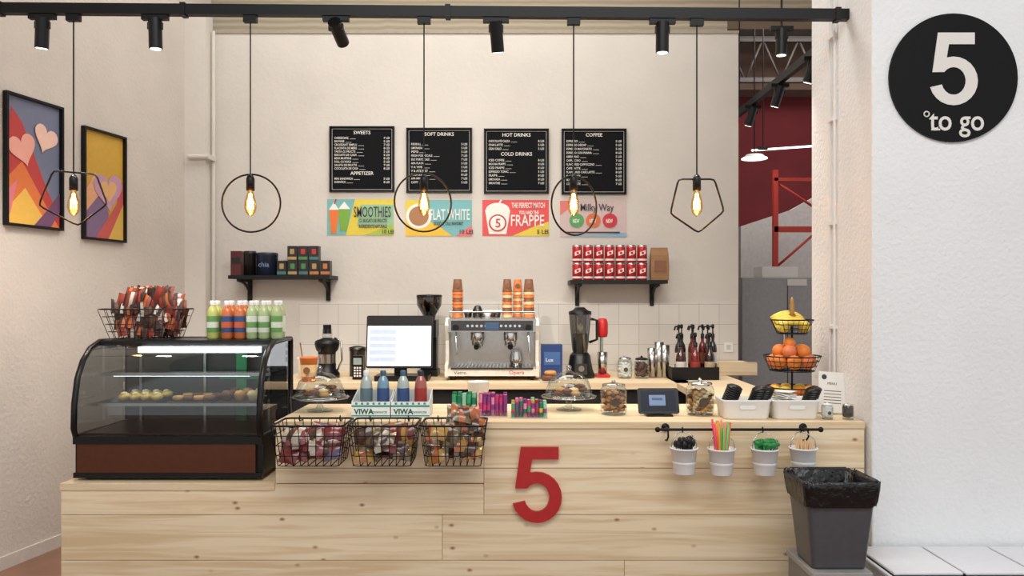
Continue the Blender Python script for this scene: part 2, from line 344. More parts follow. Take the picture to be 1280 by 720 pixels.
for px0,px1,py0,py1,secs in menus:
    Y=5.985; b=B('menu_board'); x0,x1,z1,z0=X(px0,Y),X(px1,Y),Z(py0,Y),Z(py1,Y)
    b.box(x0,x1,Y,5.9985,z0,z1,chalk); t=.008
    for q in ((x0,x1,z0,z0+t),(x0,x1,z1-t,z1),(x0,x0+t,z0,z1),(x1-t,x1,z0,z1)): b.box(q[0],q[1],Y-.012,Y,q[2],q[3],black)
    g=.018
    for q in ((x0+g,x1-g,z0+g,z0+g+.002),(x0+g,x1-g,z1-g-.002,z1-g),(x0+g,x0+g+.002,z0+g,z1-g),(x1-g-.002,x1-g,z0+g,z1-g)): b.box(q[0],q[1],Y-.001,Y,q[2],q[3],textw)
    nl=sum(len(s[1]) for s in secs)+2.0*len(secs); zc=z1-.05; dz=(z1-z0-.085)/nl
    for ttl,items in secs:
        b.text(ttl,.036,FR((x0+x1)/2,Y-.001,zc-.008),textw,.0005,'CENTER',bold=.0004); zc-=dz*1.75
        for it in items:
            if it:
                b.text(it,.023,FR(x0+.035,Y-.001,zc),textw,.0005,bold=.0002,width=min(.0105*len(it),.28)); b.text(random.choice(['5 LEI','7 LEI','8 LEI']),.0225,FR(x1-.035,Y-.001,zc),textw,.0005,'RIGHT',bold=.0002)
                n=.0105*len(it)
                if n<.22: b.box(x0+.045+n,x0+.045+n+.045,Y-.001,Y,zc,zc+.002,textw)
            zc-=dz
        zc-=dz*.25
    b.done()
def pm(n,c=(1,1,1)): return mat('print_'+n,c,.6,var=.03)
def promo(px0,px1,py0,py1,fn):
    Y=5.9985; b=B('promo_poster'); x0,z0=X(px0,Y),Z(py1,Y); w=X(px1,Y)-x0; h=Z(py0,Y)-z0
    L=[0]
    def P(pts,m):
        b.prism([(p[0]*w,p[1]*h) for p in pts],.0012,m,FR(x0,Y-.0012*L[0],z0)); L[0]+=1
    def T(t,x,y,s,m,wd=None,al='LEFT'):
        b.text(t,s*h,FR(x0+x*w,Y-.0012*(L[0]+2),z0+y*h),m,.0005,al,bold=.0008,width=wd*w if wd else None)
    fn(P,T); b.done()
R4=[(0,0),(1,0),(1,1),(0,1)]
def C(cx,cy,r,k=.555): return [(cx+r*k*math.cos(2*math.pi*i/20),cy+r*math.sin(2*math.pi*i/20)) for i in range(20)]
dkt=pm('dark',(60,60,60)); wt=pm('white',(240,238,230)); pm('yellow',(226,203,70))
def f1(P,T):
    P(R4,pm('yellow')); P([(0,0),(.28,0),(.42,1),(0,1)],pm('teal',(120,180,180))); P([(.45,.25),(1,.25),(1,.85),(.5,.85)],pm('teal3',(150,190,150))); P([(.55,0),(1,0),(1,.3)],pm('green',(170,190,70)))
    P([(.06,.05),(.14,.05),(.18,.7),(.03,.7)],pm('orange',(230,120,50))); P([(.2,.12),(.3,.12),(.35,.72),(.17,.72)],pm('green2',(120,170,60))); P([(.03,.7),(.18,.7),(.105,.92)],wt); P([(.17,.72),(.35,.72),(.26,.93)],wt); P([(.1,.86),(.12,.86),(.15,1),(.13,1)],red)
    T('SMOOTHIES',.4,.5,.42,dkt,.56); T('CU BUCATI DE FRUCTE',.48,.36,.13,dkt,.42); T('INGREDIENTE NATURALE',.48,.2,.13,dkt,.42); T('10 LEI',.82,.05,.14,dkt)
def f2(P,T):
    P(R4,pm('teal2',(120,182,184))); P([(0,0),(.5,0),(.2,1),(0,1)],pm('yellow')); P([(0,0),(.7,0),(.45,.35),(0,.5)],pm('orange2',(236,190,60))); P(C(.2,.55,.35),wt); P(C(.2,.55,.27),pm('coffee',(170,120,80))); P([(.75,0),(1,0),(1,.3)],pm('pink',(230,120,120)))
    T('FLAT WHITE',.36,.45,.42,wt,.6); T('GUSTUL TAU FAVORIT',.42,.3,.13,dkt,.45); T('10 LEI',.8,.06,.16,dkt)
def f3(P,T):
    P(R4,pm('coral',(226,84,84))); P([(.45,0),(1,0),(1,.4),(.8,.28)],pm('yellow')); P([(.1,.05),(.36,.05),(.42,.72),(.04,.72)],wt); P(C(.23,.72,.2,.9),wt); P([(.22,.85),(.25,.85),(.3,1),(.27,1)],wt); P(C(.23,.36,.24),red); P(C(.23,.36,.2),wt)
    T('5',.19,.24,.34,red); T('THE PERFECT MATCH',.44,.78,.2,wt,.5); T('YOU AND THE',.55,.6,.14,wt,.3); T('FRAPPE',.42,.28,.44,wt,.5); T('5 LEI',.82,.06,.16,dkt)
def f4(P,T):
    P(R4,pm('blush',(206,184,180))); P([(0,.6),(.3,1),(0,1)],pm('coral2',(222,120,110))); P([(0,0),(1,0),(1,.12)],pm('blue4',(140,180,200)))
    T('Milky Way',.3,.72,.28,dkt,.5)
    for x,m in ((.25,pm('gr3',(90,160,90))),(.5,pm('or3',(214,110,60))),(.75,pm('rd3',(200,50,60)))): P(C(x,.45,.2),m)
    T('NEW',.19,.38,.16,wt,.1); T('NEW',.44,.38,.16,wt,.1); T('NEW',.69,.38,.16,wt,.1); P([(.1,.1),(.9,.1),(.9,.14),(.1,.14)],dkt)
promo(409,492,249,294,f1); promo(507,590,250,295,f2); promo(603,686,250,295,f3); promo(700,783,251,296,f4)

# ---------------------------------------------------------------- framed art on the left wall
d=Vector((.2,1,0)).normalized(); nn=Vector((d.y,-d.x,0))
def wallM(Y,z,off=0):
    o=Vector((wx(Y),Y,z))+nn*off
    return Matrix(((d.x,0,nn.x,o.x),(d.y,0,nn.y,o.y),(0,1,0,o.z),(0,0,0,1)))
def art(pxa,pxb,z0,z1,fn):
    Ya=3.57/(.2-(pxa-640)/F); Yb=3.57/(.2-(pxb-640)/F); w=(Yb-Ya)*1.0198; h=z1-z0; b=B('framed_picture'); M=wallM(Ya,z0,.001); t=.014
    for q in ((0,w,0,t),(0,w,h-t,h),(0,t,t,h-t),(w-t,w,t,h-t)): b.prism([(q[0],q[2]),(q[1],q[2]),(q[1],q[3]),(q[0],q[3])],.028,black,M)
    L=[0]
    def P(pts,m):
        L[0]+=1
        pp=[(min(max(x,.034),.966),min(max(y,.02),.98)) for x,y in pts]
        b.prism([(x*w,y*h) for x,y in pp],.001,m,M,z0=.004+.001*L[0])
    fn(P,w/h); b.done()
def hh(cx,cy,s,rot,asp): return [(x/ asp,y) for x,y in heart(cx*asp,cy,s,rot)]
def a1(P,a):
    P(R4,pm('slate',(112,118,142)))
    P([(0,.62),(.12,.9),(.3,.8),(.75,.30),(1,.12),(1,0),(0,0)],pm('rd5',(186,62,60)))
    P([(0,.35),(.3,.5),(.7,.20),(1,.0),(0,0)],pm('oran',(216,116,60))); P([(0,.12),(.35,.3),(.62,.12),(.8,0),(0,0)],pm('yel2',(228,180,80)))
    P([(.5,.0),(.75,.16),(1,.3),(1,.15),(.8,0)],pm('purp',(112,72,104))); P([(.0,.26),(.22,.36),(.1,.1),(0,.05)],pm('pinkh',(216,120,130)))
    P(hh(.30,.60,.27,.35,a),pm('peach',(232,166,150))); P(hh(.70,.72,.24,-.3,a),pm('cream',(236,196,180)))
def a2(P,a):
    P(R4,pm('mustard',(196,154,56))); P([(0,0),(.5,0),(.62,.25),(.3,.62),(0,.4)],pm('purple',(122,98,130))); P([(.0,.40),(.3,.62),(.45,.45),(0,.22)],pm('peach2',(216,160,120)))
    P([(.3,.0),(.8,.35),(1,.6),(1,.36),(.6,.0)],pm('coral3',(190,84,76))); P([(.6,0),(1,.36),(1,0)],pm('mus2',(210,170,80)))
    P(hh(.60,.47,.38,.1,a),pm('lil',(186,142,166))); P(hh(.60,.47,.22,.1,a),pm('yel3',(216,166,110)))
art(3,75,1.838,2.556,a1); art(101,154,1.805,2.49,a2)

# ---------------------------------------------------------------- track rail, spots, pendants
RY=3.7
tk=B('track_rail'); xa,xb=wx(RY),1.5525
def rz(x): return Z(11,RY)+(x-X(0,RY))/(X(1050,RY)-X(0,RY))*(Z(19,RY)-Z(11,RY))
h=.024
tk.add([(xa,RY-.02,rz(xa)-h),(xb,RY-.02,rz(xb)-h),(xb,RY-.02,rz(xb)+h),(xa,RY-.02,rz(xa)+h),(xa,RY+.02,rz(xa)-h),(xb,RY+.02,rz(xb)-h),(xb,RY+.02,rz(xb)+h),(xa,RY+.02,rz(xa)+h)],
 [(0,1,2,3),(5,4,7,6),(3,2,6,7),(0,4,5,1),(0,3,7,4),(1,5,6,2)],black)
for px in (0,230,560,1046): x=X(px,RY); tk.box(x-.012,x+.012,RY-.024,RY+.024,rz(x)-.03,rz(x)+.03,black)
tk.done()
t2=B('track_rail'); t2.box(1.775,1.81,4.2,7.0,2.88,2.93,black)
for yy in (4.4,6.3): t2.cyl((1.79,yy,2.93),(1.79,yy,4.6),.005,black,n=6)
t2.done()
lampglow=mat('lamp_lens',(255,246,228),emit=4)
def spot(x,y,zr,aim,energy=0,L=.135,stem=.045,r=.030,col=(1,.945,.87),beam=(0,.55,-1)):
    b=B('track_spotlight'); zr-=.001; b.box(x-.06,x+.06,y-.014,y+.014,zr-.022,zr,black); p=Vector((x,y,zr-stem)); b.cyl((x,y,zr-.01),p,.007,black,n=8)
    dd=Vector(aim).normalized(); a=p-dd*.03; e=p+dd*L*.8; b.cyl(a,e,r,blackp,n=20); b.cyl(e-dd*.001,e+dd*.002,r*.8,lampglow,n=20); b.box(x-r-.004,x+r+.004,y-.008,y+.008,p.z-.02,p.z+.012,black)
    ob=b.done()
    if energy:
        l=bpy.data.lights.new('spot_beam','SPOT'); l.energy=energy; l.spot_size=math.radians(95); l.spot_blend=1; l.color=col; l.shadow_soft_size=.04
        lo=bpy.data.objects.new('spot_beam',l); bpy.context.scene.collection.objects.link(lo); lo.parent=ob
        q=e+dd*.02; lo.location=q-ob.location; lo.rotation_euler=Vector(beam).to_track_quat('-Z','Y').to_euler()
sp=[(53,(-.12,.15,-1),(0,.4,-1)),(194,(0,.06,-1),(-.1,.5,-1)),(420,(.12,.95,-.45),(.1,.9,-.5)),(620,(.08,.4,-1),(.05,.5,-1)),(828,(0,.05,-1),(0,.6,-1))]
for px,aim,bm0 in sp:
    x=X(px,RY); spot(x,RY,rz(x)-h,aim,62,beam=bm0)
spot(X(977,4.3),4.3,Z(33,4.3),(0,.05,-1),20,beam=(0,.1,-1)); b=B('lamp_stem'); b.cyl((X(977,4.3),4.3,Z(33,4.3)),(X(977,4.3),4.3,4.6),.006,black,n=6); b.done()
for yy in (4.75,5.35,5.95,6.6): spot(1.79,yy,2.88,(-.25,.3,-1),0)
fil=mat('filament',(255,180,86),emit=75)
bulbm=glass('amber_bulb',(255,222,165),.05)
def pendant(px,pyb,frame,rot=0):
    x=X(px,RY); b=B('pendant_lamp'); zt=rz(x)-h-.001; zs=Z(218,RY)
    b.box(x-.03,x+.03,RY-.015,RY+.015,zt-.03,zt,black); b.cyl((x,RY,zt),(x,RY,zs),.0035,black,n=6)
    b.lathe(x,RY,[(0,.0),(.008,0),(.016,-.012),(.019,-.02),(.019,-.075),(.0,-.075)],blackp,z0=zs,n=16)
    zb=zs-.07
    b.lathe(x,RY,[(.012,0),(.014,-.015),(.024,-.05),(.028,-.08),(.022,-.105),(.008,-.122),(0,-.125)],bulbm,z0=zb,n=16)
    for k in range(6):
        a=k*1.047; b.tube([(x+.004*math.cos(a),RY+.004*math.sin(a),zb-.02),(x+.014*math.cos(a),RY+.014*math.sin(a),zb-.09)],.0024,fil,n=5)
    pts=[]
    for fx,fy in frame:
        u=(fx-px)*RY/F; pts.append((x+u,RY+u*math.tan(rot),Z(fy,RY)))
    b.tube(pts,.0045,black,True,8)
    ob=b.done()
    l=bpy.data.lights.new('bulb','POINT'); l.energy=2; l.color=(1,.7,.42); l.shadow_soft_size=.02
    lo=bpy.data.objects.new('bulb_light',l); bpy.context.scene.collection.objects.link(lo); lo.parent=ob; lo.location=Vector((x,RY,zb-.06))-ob.location
def rounded(pts,k=.12):
    o=[]
    n=len(pts)
    for i in range(n):
        p=Vector(pts[i]); a=Vector(pts[i-1]); c=Vector(pts[(i+1)%n])
        o+= [tuple(p+(a-p)*k),tuple(p*.6+(p+(a-p)*k)*.2+(p+(c-p)*k)*.2),tuple(p+(c-p)*k)]
    return o
def circ(cx,cy,rx,ry,n=40): return [(cx+rx*math.cos(2*math.pi*i/n),cy+ry*math.sin(2*math.pi*i/n)) for i in range(n)]
pendant(92,282,rounded([(70,214),(117,217),(129,254),(97,282),(54,258)]),.25)
pendant(313,290,circ(314,254,36.5,36)); pendant(530,290,circ(529,253,34,36.5),.35); pendant(717,292,circ(718,257,29.5,37),.55)
pendant(871,290,rounded([(848,224),(893,224),(905,264),(873,291),(838,267)]))

# ---------------------------------------------------------------- display case
dc=B('refrigerated_display_case'); x0,x1=-1.945,-1.108
prof=[(3.55,.83),(3.535,.87),(3.54,.98),(3.565,1.09),(3.61,1.165),(3.67,1.215),(3.76,1.243)]
full=prof+[(4.03,1.245),(4.03,.83)]
bronze=mat('bronze_panel',(104,64,46),.28,.7); cblack=mat('case_black',(14,13,14),.3,spec=.4)
dc.box(x0,x1,3.565,4.03,LT+.02,.83,cblack); dc.box(x0+.015,x1-.03,3.548,3.566,LT+.035,.80,bronze)
dc.box(x0,x1,3.542,3.57,.80,.835,cblack); dc.box(x0,x1,3.545,3.57,LT+.012,LT+.035,cblack)
for xx in (x0+.05,x1-.05):
    for yy in (3.6,3.98): dc.cyl((xx,yy,LT+.001),(xx,yy,LT+.02),.02,cblack)
cg=glass('case_glass',(222,226,224),.07)
n=len(prof); dc.add([(x0+.01,y,z) for y,z in prof]+[(x1-.01,y,z) for y,z in prof],[(i,i+1,n+i+1,n+i) for i in range(n-1)],cg,True)
sg2=glass('case_side_glass',(165,168,170),.08)
for xx in (x0+.008,x1-.008): dc.add([(xx,y,z) for y,z in full],[tuple(range(len(full)))],sg2)
for xx in (x0+.008,x1-.008): dc.tube([(xx,y,z) for y,z in full],.014,cblack,True,6)
dc.box(x0,x1,3.75,4.03,1.236,1.25,cblack); dc.box(x0+.01,x1-.01,3.735,3.775,1.222,1.246,cblack)
led=mat('led_white',(232,242,255),emit=8)
dc.box(x0+.22,x1-.06,3.69,3.73,1.196,1.222,led); dc.box(x0+.02,x1-.02,4.0,4.01,.845,1.235,mat('case_back',(84,82,76),.25)) 
dc.box(x0+.02,x1-.02,3.6,4.0,.83,.84,darksteel)
gs=glass('shelf_glass',(200,215,210),.1)
dc.box(x0+.02,x1-.02,3.74,3.985,1.09,1.096,gs); dc.box(x0+.02,x1-.02,3.732,3.74,1.084,1.1,steel); dc.box(x0+.08,x1-.12,3.742,3.752,1.082,1.088,mat('led_dim',(232,242,255),emit=6))
dc.box(x0+.02,x1-.02,3.64,3.985,.96,.966,gs); dc.box(x0+.02,x1-.02,3.632,3.64,.957,.97,steel)
for xx in (x0+.1,(x0+x1)/2,x1-.1): dc.box(xx-.006,xx+.006,3.975,3.999,.84,1.22,steel)
gr_=mat('green_tape',(50,150,90),.5); dc.box(x1-.25,x1-.20,3.94,3.95,.845,1.2,gr_); dc.box(x1-.33,x1-.10,3.935,3.945,1.05,1.08,gr_)
for zz in (1.243,.838): dc.tube([(x0,4.03,zz),(x1,4.03,zz)],.012,cblack)
dco=dc.done()
pa=B('pastry_assortment'); pc=[mat('pastry_gold',(200,146,78),.6),mat('pastry_brown',(112,66,40),.6),mat('pastry_cream',(226,200,146),.6),mat('pastry_yellow',(216,180,90),.5)]
for tx in (x0+.11,x0+.36,x0+.58): pa.box(tx,tx+.2,3.66,3.90,.9665,.970,mat('tray_dark',(50,48,46),.4))
for i in range(4):
    for yy in (3.72,3.83): pa.sph((x0+.145+i*.05,yy,.99),(.024,.045,.018),pc[3],10); pa.sph((x0+.145+i*.05,yy-.01,1.004),(.014,.025,.01),pc[2],8)
for i in range(4):
    for yy in (3.72,3.83): pa.torus((x0+.395+i*.048,yy,.984),.017,.011,pc[1 if i%2 else 0],n=14,k=7)
for i in range(3):
    for yy in (3.72,3.83): pa.lathe(x0+.62+i*.06,yy,[(0,0),(.018,0),(.025,.025),(.028,.032),(.018,.046),(0,.05)],pc[[1,0,2][i]],z0=.970,n=12)
pa.done(parent=dco)

# ---------------------------------------------------------------- wire basket helper
def rounded3(p,k=.06):
    o=[];n=len(p)
    for i in range(n):
        c=Vector(p[i]); o+=[c.lerp(Vector(p[i-1]),k),c.lerp(Vector(p[(i+1)%n]),k)]
    return o
def wire_basket(name,cx,cy,zb,zt,wt_,dt,wb,db,nx=9,ny=4,nz=4,r=.0016):
    b=B(name)
    def loop(t):
        w=wb+(wt_-wb)*t; dd=db+(dt-db)*t; z=zb+(zt-zb)*t; return [(cx-w/2,cy-dd/2,z),(cx+w/2,cy-dd/2,z),(cx+w/2,cy+dd/2,z),(cx-w/2,cy+dd/2,z)]
    for k in range(nz+1): b.tube(rounded3(loop(k/nz)),r if k<nz else r*2.2,black,True,5)
    A,C_=loop(0),loop(1)
    for s0,s1,n in ((0,1,nx),(1,2,ny),(3,2,nx),(0,3,ny)):
        for i in range(n+1):
            t=i/n; b.tube([Vector(A[s0]).lerp(Vector(A[s1]),t),Vector(C_[s0]).lerp(Vector(C_[s1]),t)],r,black,n=4)
    for i in range(1,nx):
        t=i/nx; b.tube([Vector(A[0]).lerp(Vector(A[1]),t),Vector(A[3]).lerp(Vector(A[2]),t)],r,black,n=4)
    return b
TZ=1.25
bo=wire_basket('wire_basket',X(184,3.88),3.88,TZ+.002,TZ+.145,.36,.24,.27,.18).done()
sb=B('snack_bars'); dkc=[mat('wrap_brown',(78,44,30),.35),mat('wrap_choc',(48,28,22),.35),mat('wrap_rust',(130,58,36),.35)]; brc=[mat('wrap_red',(150,50,38),.35),mat('wrap_white',(205,195,180),.4),mat('wrap_orange',(196,104,50),.4)]
for row,(zz,nn_,half) in enumerate(((.05,9,.12),(.085,10,.14),(.12,11,.15),(.155,10,.145),(.19,9,.125),(.215,6,.09))):
    for i in range(nn_):
        for yy in (-.055,0,.055):
            if random.random()<.12: continue
            x=X(188,3.88)+(-half+2*half*(i+.5)/nn_)+random.uniform(-.008,.008)
            sb.pillow(Rm(x,3.88+yy+random.uniform(-.01,.01),TZ+zz+random.uniform(-.006,.008),math.radians(78)+random.uniform(-.25,.25),random.uniform(-.35,.35),random.uniform(-.4,.4)),.046,.075,.018,random.choice(dkc),random.choice(brc+dkc[:2]))
sb.done(parent=bo)
# ---------------------------------------------------------------- bottles
def bottle(px,Y,z,h,r,liq,lab,cap,name='juice_bottle',lab2=None):
    b=B(name); x=X(px,Y); z+=.0005
    b.lathe(x,Y,[(0,0),(r*.9,0),(r,.04*h),(r*.97,.3*h),(r,.64*h),(r*.92,.73*h),(r*.66,.82*h),(r*.44,.87*h),(r*.4,.9*h)],liq,z0=z,n=18)
    b.lathe(x,Y,[(r*1.02,.18*h),(r*1.03,.6*h)],lab,z0=z,n=18)
    if lab2: b.lathe(x,Y,[(r*1.035,.3*h),(r*1.035,.45*h)],lab2,z0=z,n=18)
    b.lathe(x,Y,[(r*.48,.88*h),(r*.5,.97*h),(r*.4,h),(0,h)],cap,z0=z,n=14); return b.done()
ly=mat('liq_yellow',(190,196,110),.12,coat=.6); lo_=mat('liq_orange',(200,110,60),.12,coat=.6); lg=mat('liq_green',(170,190,140),.12,coat=.6); lp=mat('liq_pale',(170,184,180),.1,coat=.7)
lbl=mat('label_blue',(54,80,128),.4); lgr=mat('label_green',(104,156,86),.4); lw=mat('label_white',(218,224,208),.4); capw=mat('cap_white',(230,230,230),.4); lor=mat('label_orange',(205,96,56),.4)
for px,a,l,l2,c in ((266,ly,lgr,lw,capw),(284,lo_,lbl,lor,capw),(300,lo_,lbl,lor,capw),(315,lg,lw,lgr,capw),(330,lg,lw,lgr,capw),(346,lg,lgr,lw,capw)): bottle(px,3.85,TZ,.185,.0265,a,l,c,lab2=l2)
for px,a,l,c in ((272,ly,lgr,capw),(290,lo_,lbl,capw),(306,lo_,lbl,capw),(321,lg,lw,capw),(336,lg,lgr,capw),(350,lg,lw,capw)): bottle(px,3.94,TZ,.185,.0265,a,l,c)
tw=mat('tray_white',(228,234,234),.5); te=mat('tray_teal',(50,140,134),.5); vg=mat('viwa_green',(20,90,80),.5); capt=mat('cap_teal',(60,90,110),.4)
lgrey=mat('lab_grey',(96,118,126),.4); lred=mat('lab_red',(160,50,46),.4)
capd=mat('cap_dark',(34,36,48),.4)
for px,cs in ((465,((458,lp,lgrey,capw),(479,mat('liq_blue',(110,150,172),.1,coat=.7),lbl,capt))),(514,((504,lp,lbl,capt),(526,mat('liq_red',(160,84,74),.1,coat=.7),lred,capd)))):
    Y=3.66; b=B('drink_display_tray'); x=X(px,Y); w=.087; c0=CT+.0005
    b.box(x-w,x+w,Y-.03,Y+.11,c0,c0+.005,tw); b.box(x-w,x+w,Y-.034,Y-.03,c0,c0+.07,tw); b.box(x-w,x+w,Y+.11,Y+.114,c0,c0+.11,tw)
    for xx in (x-w,x+w-.003): b.prism([(0,0),(.14,0),(.14,.11),(0,.07)],.003,tw,Matrix(((0,0,1,xx),(1,0,0,Y-.03),(0,1,0,c0),(0,0,0,1))))
    for q0,q1 in ((.046,.054),(.004,.009)): b.prism([(-w,q0),(w,q0),(w,q1),(-w,q1)],.001,te,FR(x,Y-.034,c0))
    for k in range(6): b.box(x-.07+k*.026,x-.06+k*.026,Y-.0355,Y-.034,c0+.057,c0+.066,te)
    b.text('VIWA',.034,FR(x-.075,Y-.035,c0+.014),vg,.0005,bold=.001); b.text('VITAMINWATER',.015,FR(x,Y-.035,c0+.017),te,.0005,width=.075); b.done()
    for p2,a,l,cc in cs: bottle(p2,Y+.035,CT+.006,.2,.028,a,l,cc,'water_bottle')

# ---------------------------------------------------------------- cake stands
rimg=glass('rim_glass',(210,214,214),.35)
def cake(px,Y,R=.135):
    x=X(px,Y); b=B('cake_stand_with_dome'); c0=CT+.001
    b.lathe(x,Y,[(0,0),(.06,0),(.062,.006),(.02,.016),(.012,.03),(.02,.055),(R,.062),(R,.07),(0,.07)],clear,z0=c0,n=32)
    b.torus((x,Y,c0+.066),R,.004,rimg,n=32)
    b.lathe(x,Y,[(R*.86,.072),(R*.84,.10),(R*.72,.145),(R*.45,.175),(.02,.185),(.012,.192)],clear,z0=c0,n=32); b.torus((x,Y,c0+.073),R*.86,.003,rimg,n=32)
    b.sph((x,Y,c0+.203),.014,rimg,10)
    ob=b.done()
    c=B('biscuits')
    for i in range(16):
        a=i*.9; r=.02+.06*((i*7)%5)/5
        c.sph((x+r*math.cos(a),Y+r*math.sin(a),c0+.083+.016*(i//7)),(.026,.02,.012),pc[[1,0,1,2,1][i%5]],8)
    c.done(parent=ob)
cake(400,3.82); cake(711,3.86,.13)
def candy(px0,px1,Y,rows,cols,cs,h,name='candy_pack'):
    b=B(name); x0_,x1_=X(px0,Y),X(px1,Y); c0=CT+.0005; b.box(x0_-.002,x1_+.002,Y-.07,Y+.05,c0,c0+.004,white); b.box(x0_-.002,x1_+.002,Y-.073,Y-.07,c0,c0+.03,clear)
    for j in range(rows):
        for i in range(cols):
            x=x0_+(i+.5)*(x1_-x0_)/cols; y=Y-.06+j*.1/max(1,rows-1); r=(x1_-x0_)/cols*.47; hh_=h*random.uniform(.85,1.1)
            m=random.choice(cs); b.cyl((x,y,c0+.004),(x,y,c0+hh_),r,m,n=8); b.cyl((x,y,c0+hh_*.35),(x,y,c0+hh_*.65),r*1.04,random.choice(cs),n=8)
    b.done()
G=[mat('candy_green',(60,160,110),.3),mat('candy_green2',(30,120,84),.3),mat('candy_mint',(150,205,175),.3)]; K=[mat('candy_pink',(200,60,120),.3),mat('candy_pink2',(225,140,175),.3),mat('candy_violet',(140,60,125),.3)]
MU=G+K+[mat('candy_yellow',(215,190,70),.3),mat('candy_red',(180,44,50),.3)]
candy(566,596,3.70,4,5,G,.1); candy(599,634,3.70,4,7,K,.095); candy(639,683,3.66,4,9,MU,.075)
b=B('paper_bowl'); b.lathe(X(598,3.92),3.92,[(0,0),(.036,0),(.056,.13),(.059,.132),(.053,.128),(.034,.01),(0,.01)],paper,z0=CT+.0005,n=24); b.done()
# ---------------------------------------------------------------- front baskets
pk=[mat('pack_wine',(118,40,40),.3,coat=.5),mat('pack_gold',(180,140,72),.3,coat=.5),mat('pack_orange',(176,98,54),.3,coat=.5),mat('pack_cream',(190,178,158),.3,coat=.5),mat('pack_choc',(78,48,36),.3,coat=.5),mat('pack_rose',(150,70,76),.3,coat=.5),mat('pack_olive',(110,94,62),.3,coat=.5),mat('pack_lilac',(104,90,112),.3,coat=.5)]
pals=([0,0,7,5,4,3],[4,1,0,3,4,2,6],[6,2,3,4,4,2,1])
for k,(pa0,pb0,hz) in enumerate(((339,429,0),(434,519,0),(525,607,.05))):
    Yc=3.376; cx=X((pa0+pb0)/2,3.27); w=(pb0-pa0)*.00327
    b=wire_basket('hanging_wire_basket',cx,Yc,.758,.925,w,.222,w*.84,.18,nx=8,r=.0021)
    for xx in (cx-w*.3,cx+w*.3): b.tube([(xx,Yc+.1,.92),(xx,3.484,.935),(xx,3.486,CT+.006),(xx,3.53,CT+.004)],.003,black,n=5)
    bo=b.done()
    s=B('snack_packets')
    nn_=34 if k<2 else 46
    for i in range(nn_):
        t=i/nn_; z=.788+t*(.105+hz*1.6); x=cx+(((i*5)%7)/6-.5)*(w*.60)+random.uniform(-.01,.01); y=Yc-.045+.10*((i*3)%4)/3
        if k==2 and t>.6: x=cx+random.uniform(-.05,1)*w*.32; y=Yc+random.uniform(-.02,.05)
        pp_=[pk[q] for q in pals[k]]
        s.pillow(Rm(x,y,z,math.radians(60)+random.uniform(-.4,.4),random.uniform(-.35,.35),random.uniform(-.5,.5)),.08,.062,.026,random.choice(pp_),random.choice(pp_))
    s.done(parent=bo)
# ---------------------------------------------------------------- hanging rail with buckets
b=B('utensil_rail'); Yr=3.43; zr=Z(537,Yr); b.cyl((X(822,Yr),Yr,zr),(X(1026,Yr),Yr,zr),.006,black,n=10)
for px in (822,1026): b.sph((X(px,Yr),Yr,zr),.012,black,10)
for px in (835,1010):
    x=X(px,Yr); b.cyl((x,Yr,zr),(x,3.492,zr),.006,black,n=8); b.lathe(0,0,[(0,0),(.018,0),(.018,.005),(0,.005)],black,M=Matrix.Translation((x,3.4945,zr))@Matrix.Rotation(math.pi/2,4,'X')); b.tube([(x,Yr,zr),(x,Yr-.006,zr-.03),(x,Yr+.02,zr-.05),(x,3.486,zr-.055)],.004,black)
b.done()
cutl=mat('cutlery_black',(14,14,16),.3); straws=[mat('straw_%d'%i,c,.4) for i,c in enumerate([(235,70,110),(240,140,60),(110,190,90),(240,130,110),(130,190,110),(235,100,80)])]
grn=mat('stirrer_green',(30,130,60),.4); stick=mat('stick_wood',(208,172,128),.6)
for k,px in enumerate((855,902,956,1004)):
    Y=3.40; x=X(px,Y); zt=Z(559,Y)-(.004 if k in(1,2) else 0); zb=zt-.112; b=B('hanging_bucket')
    b.lathe(x,Y,[(0,0),(.042,0),(.044,.004),(.055,.104),(.060,.106),(.060,.112),(.054,.112),(.042,.006),(0,.006)],white,z0=zb,n=28)
    b.lathe(x,Y,[(.0495,.045),(.051,.05),(.0505,.055)],white,z0=zb,n=28)
    b.tube([(x-.056,Y,zt-.012),(x-.05,Y+.0,zt+.03),(x-.022,Y+.02,zt+.058),(x,Yr,zr-.01),(x+.022,Y+.02,zt+.058),(x+.05,Y,zt+.03),(x+.056,Y,zt-.012)],.002,steel,n=5)
    b.tube([(x,Yr,zr-.012),(x,Yr-.012,zr),(x,Yr,zr+.010),(x,Yr+.01,zr+.002)],.003,black,n=5); ob=b.done()
    c=B(['plastic_spoons','drinking_straws','green_stirrers','wooden_stirrers'][k])
    for i in range(34):
        a=random.uniform(0,6.28); r=.03*math.sqrt(random.random()); bx,by=x+r*math.cos(a)*.6,Y+r*math.sin(a)*.6; sp_=1.5
        tx,ty=x+r*math.cos(a)*sp_,Y+r*math.sin(a)*sp_; hgt=random.uniform(.02,.05)
        if k==0: c.tube([(bx,by,zb+.01),(tx,ty,zt+hgt*.5)],.0025,cutl,n=5); c.sph((tx,ty,zt+hgt*.7),(.011,.006,.017),cutl,8)
        if k==1: c.tube([(bx,by,zb+.01),(tx,ty,zt+.10+random.uniform(-.01,.02))],.0045,straws[min(5,int((tx-x+.045)/.09*6))],n=6)
        if k==2: c.tube([(bx,by,zb+.01),(tx,ty,zt+hgt*.5)],.0025,grn,n=5); c.sph((tx+.01,ty,zt+hgt*.6),(.016,.007,.009),grn,8)
        if k==3: c.tube([(bx,by,zb+.01),(tx,ty,zt+hgt*.5+.01)],.003,stick,n=4)
    c.done(parent=ob)
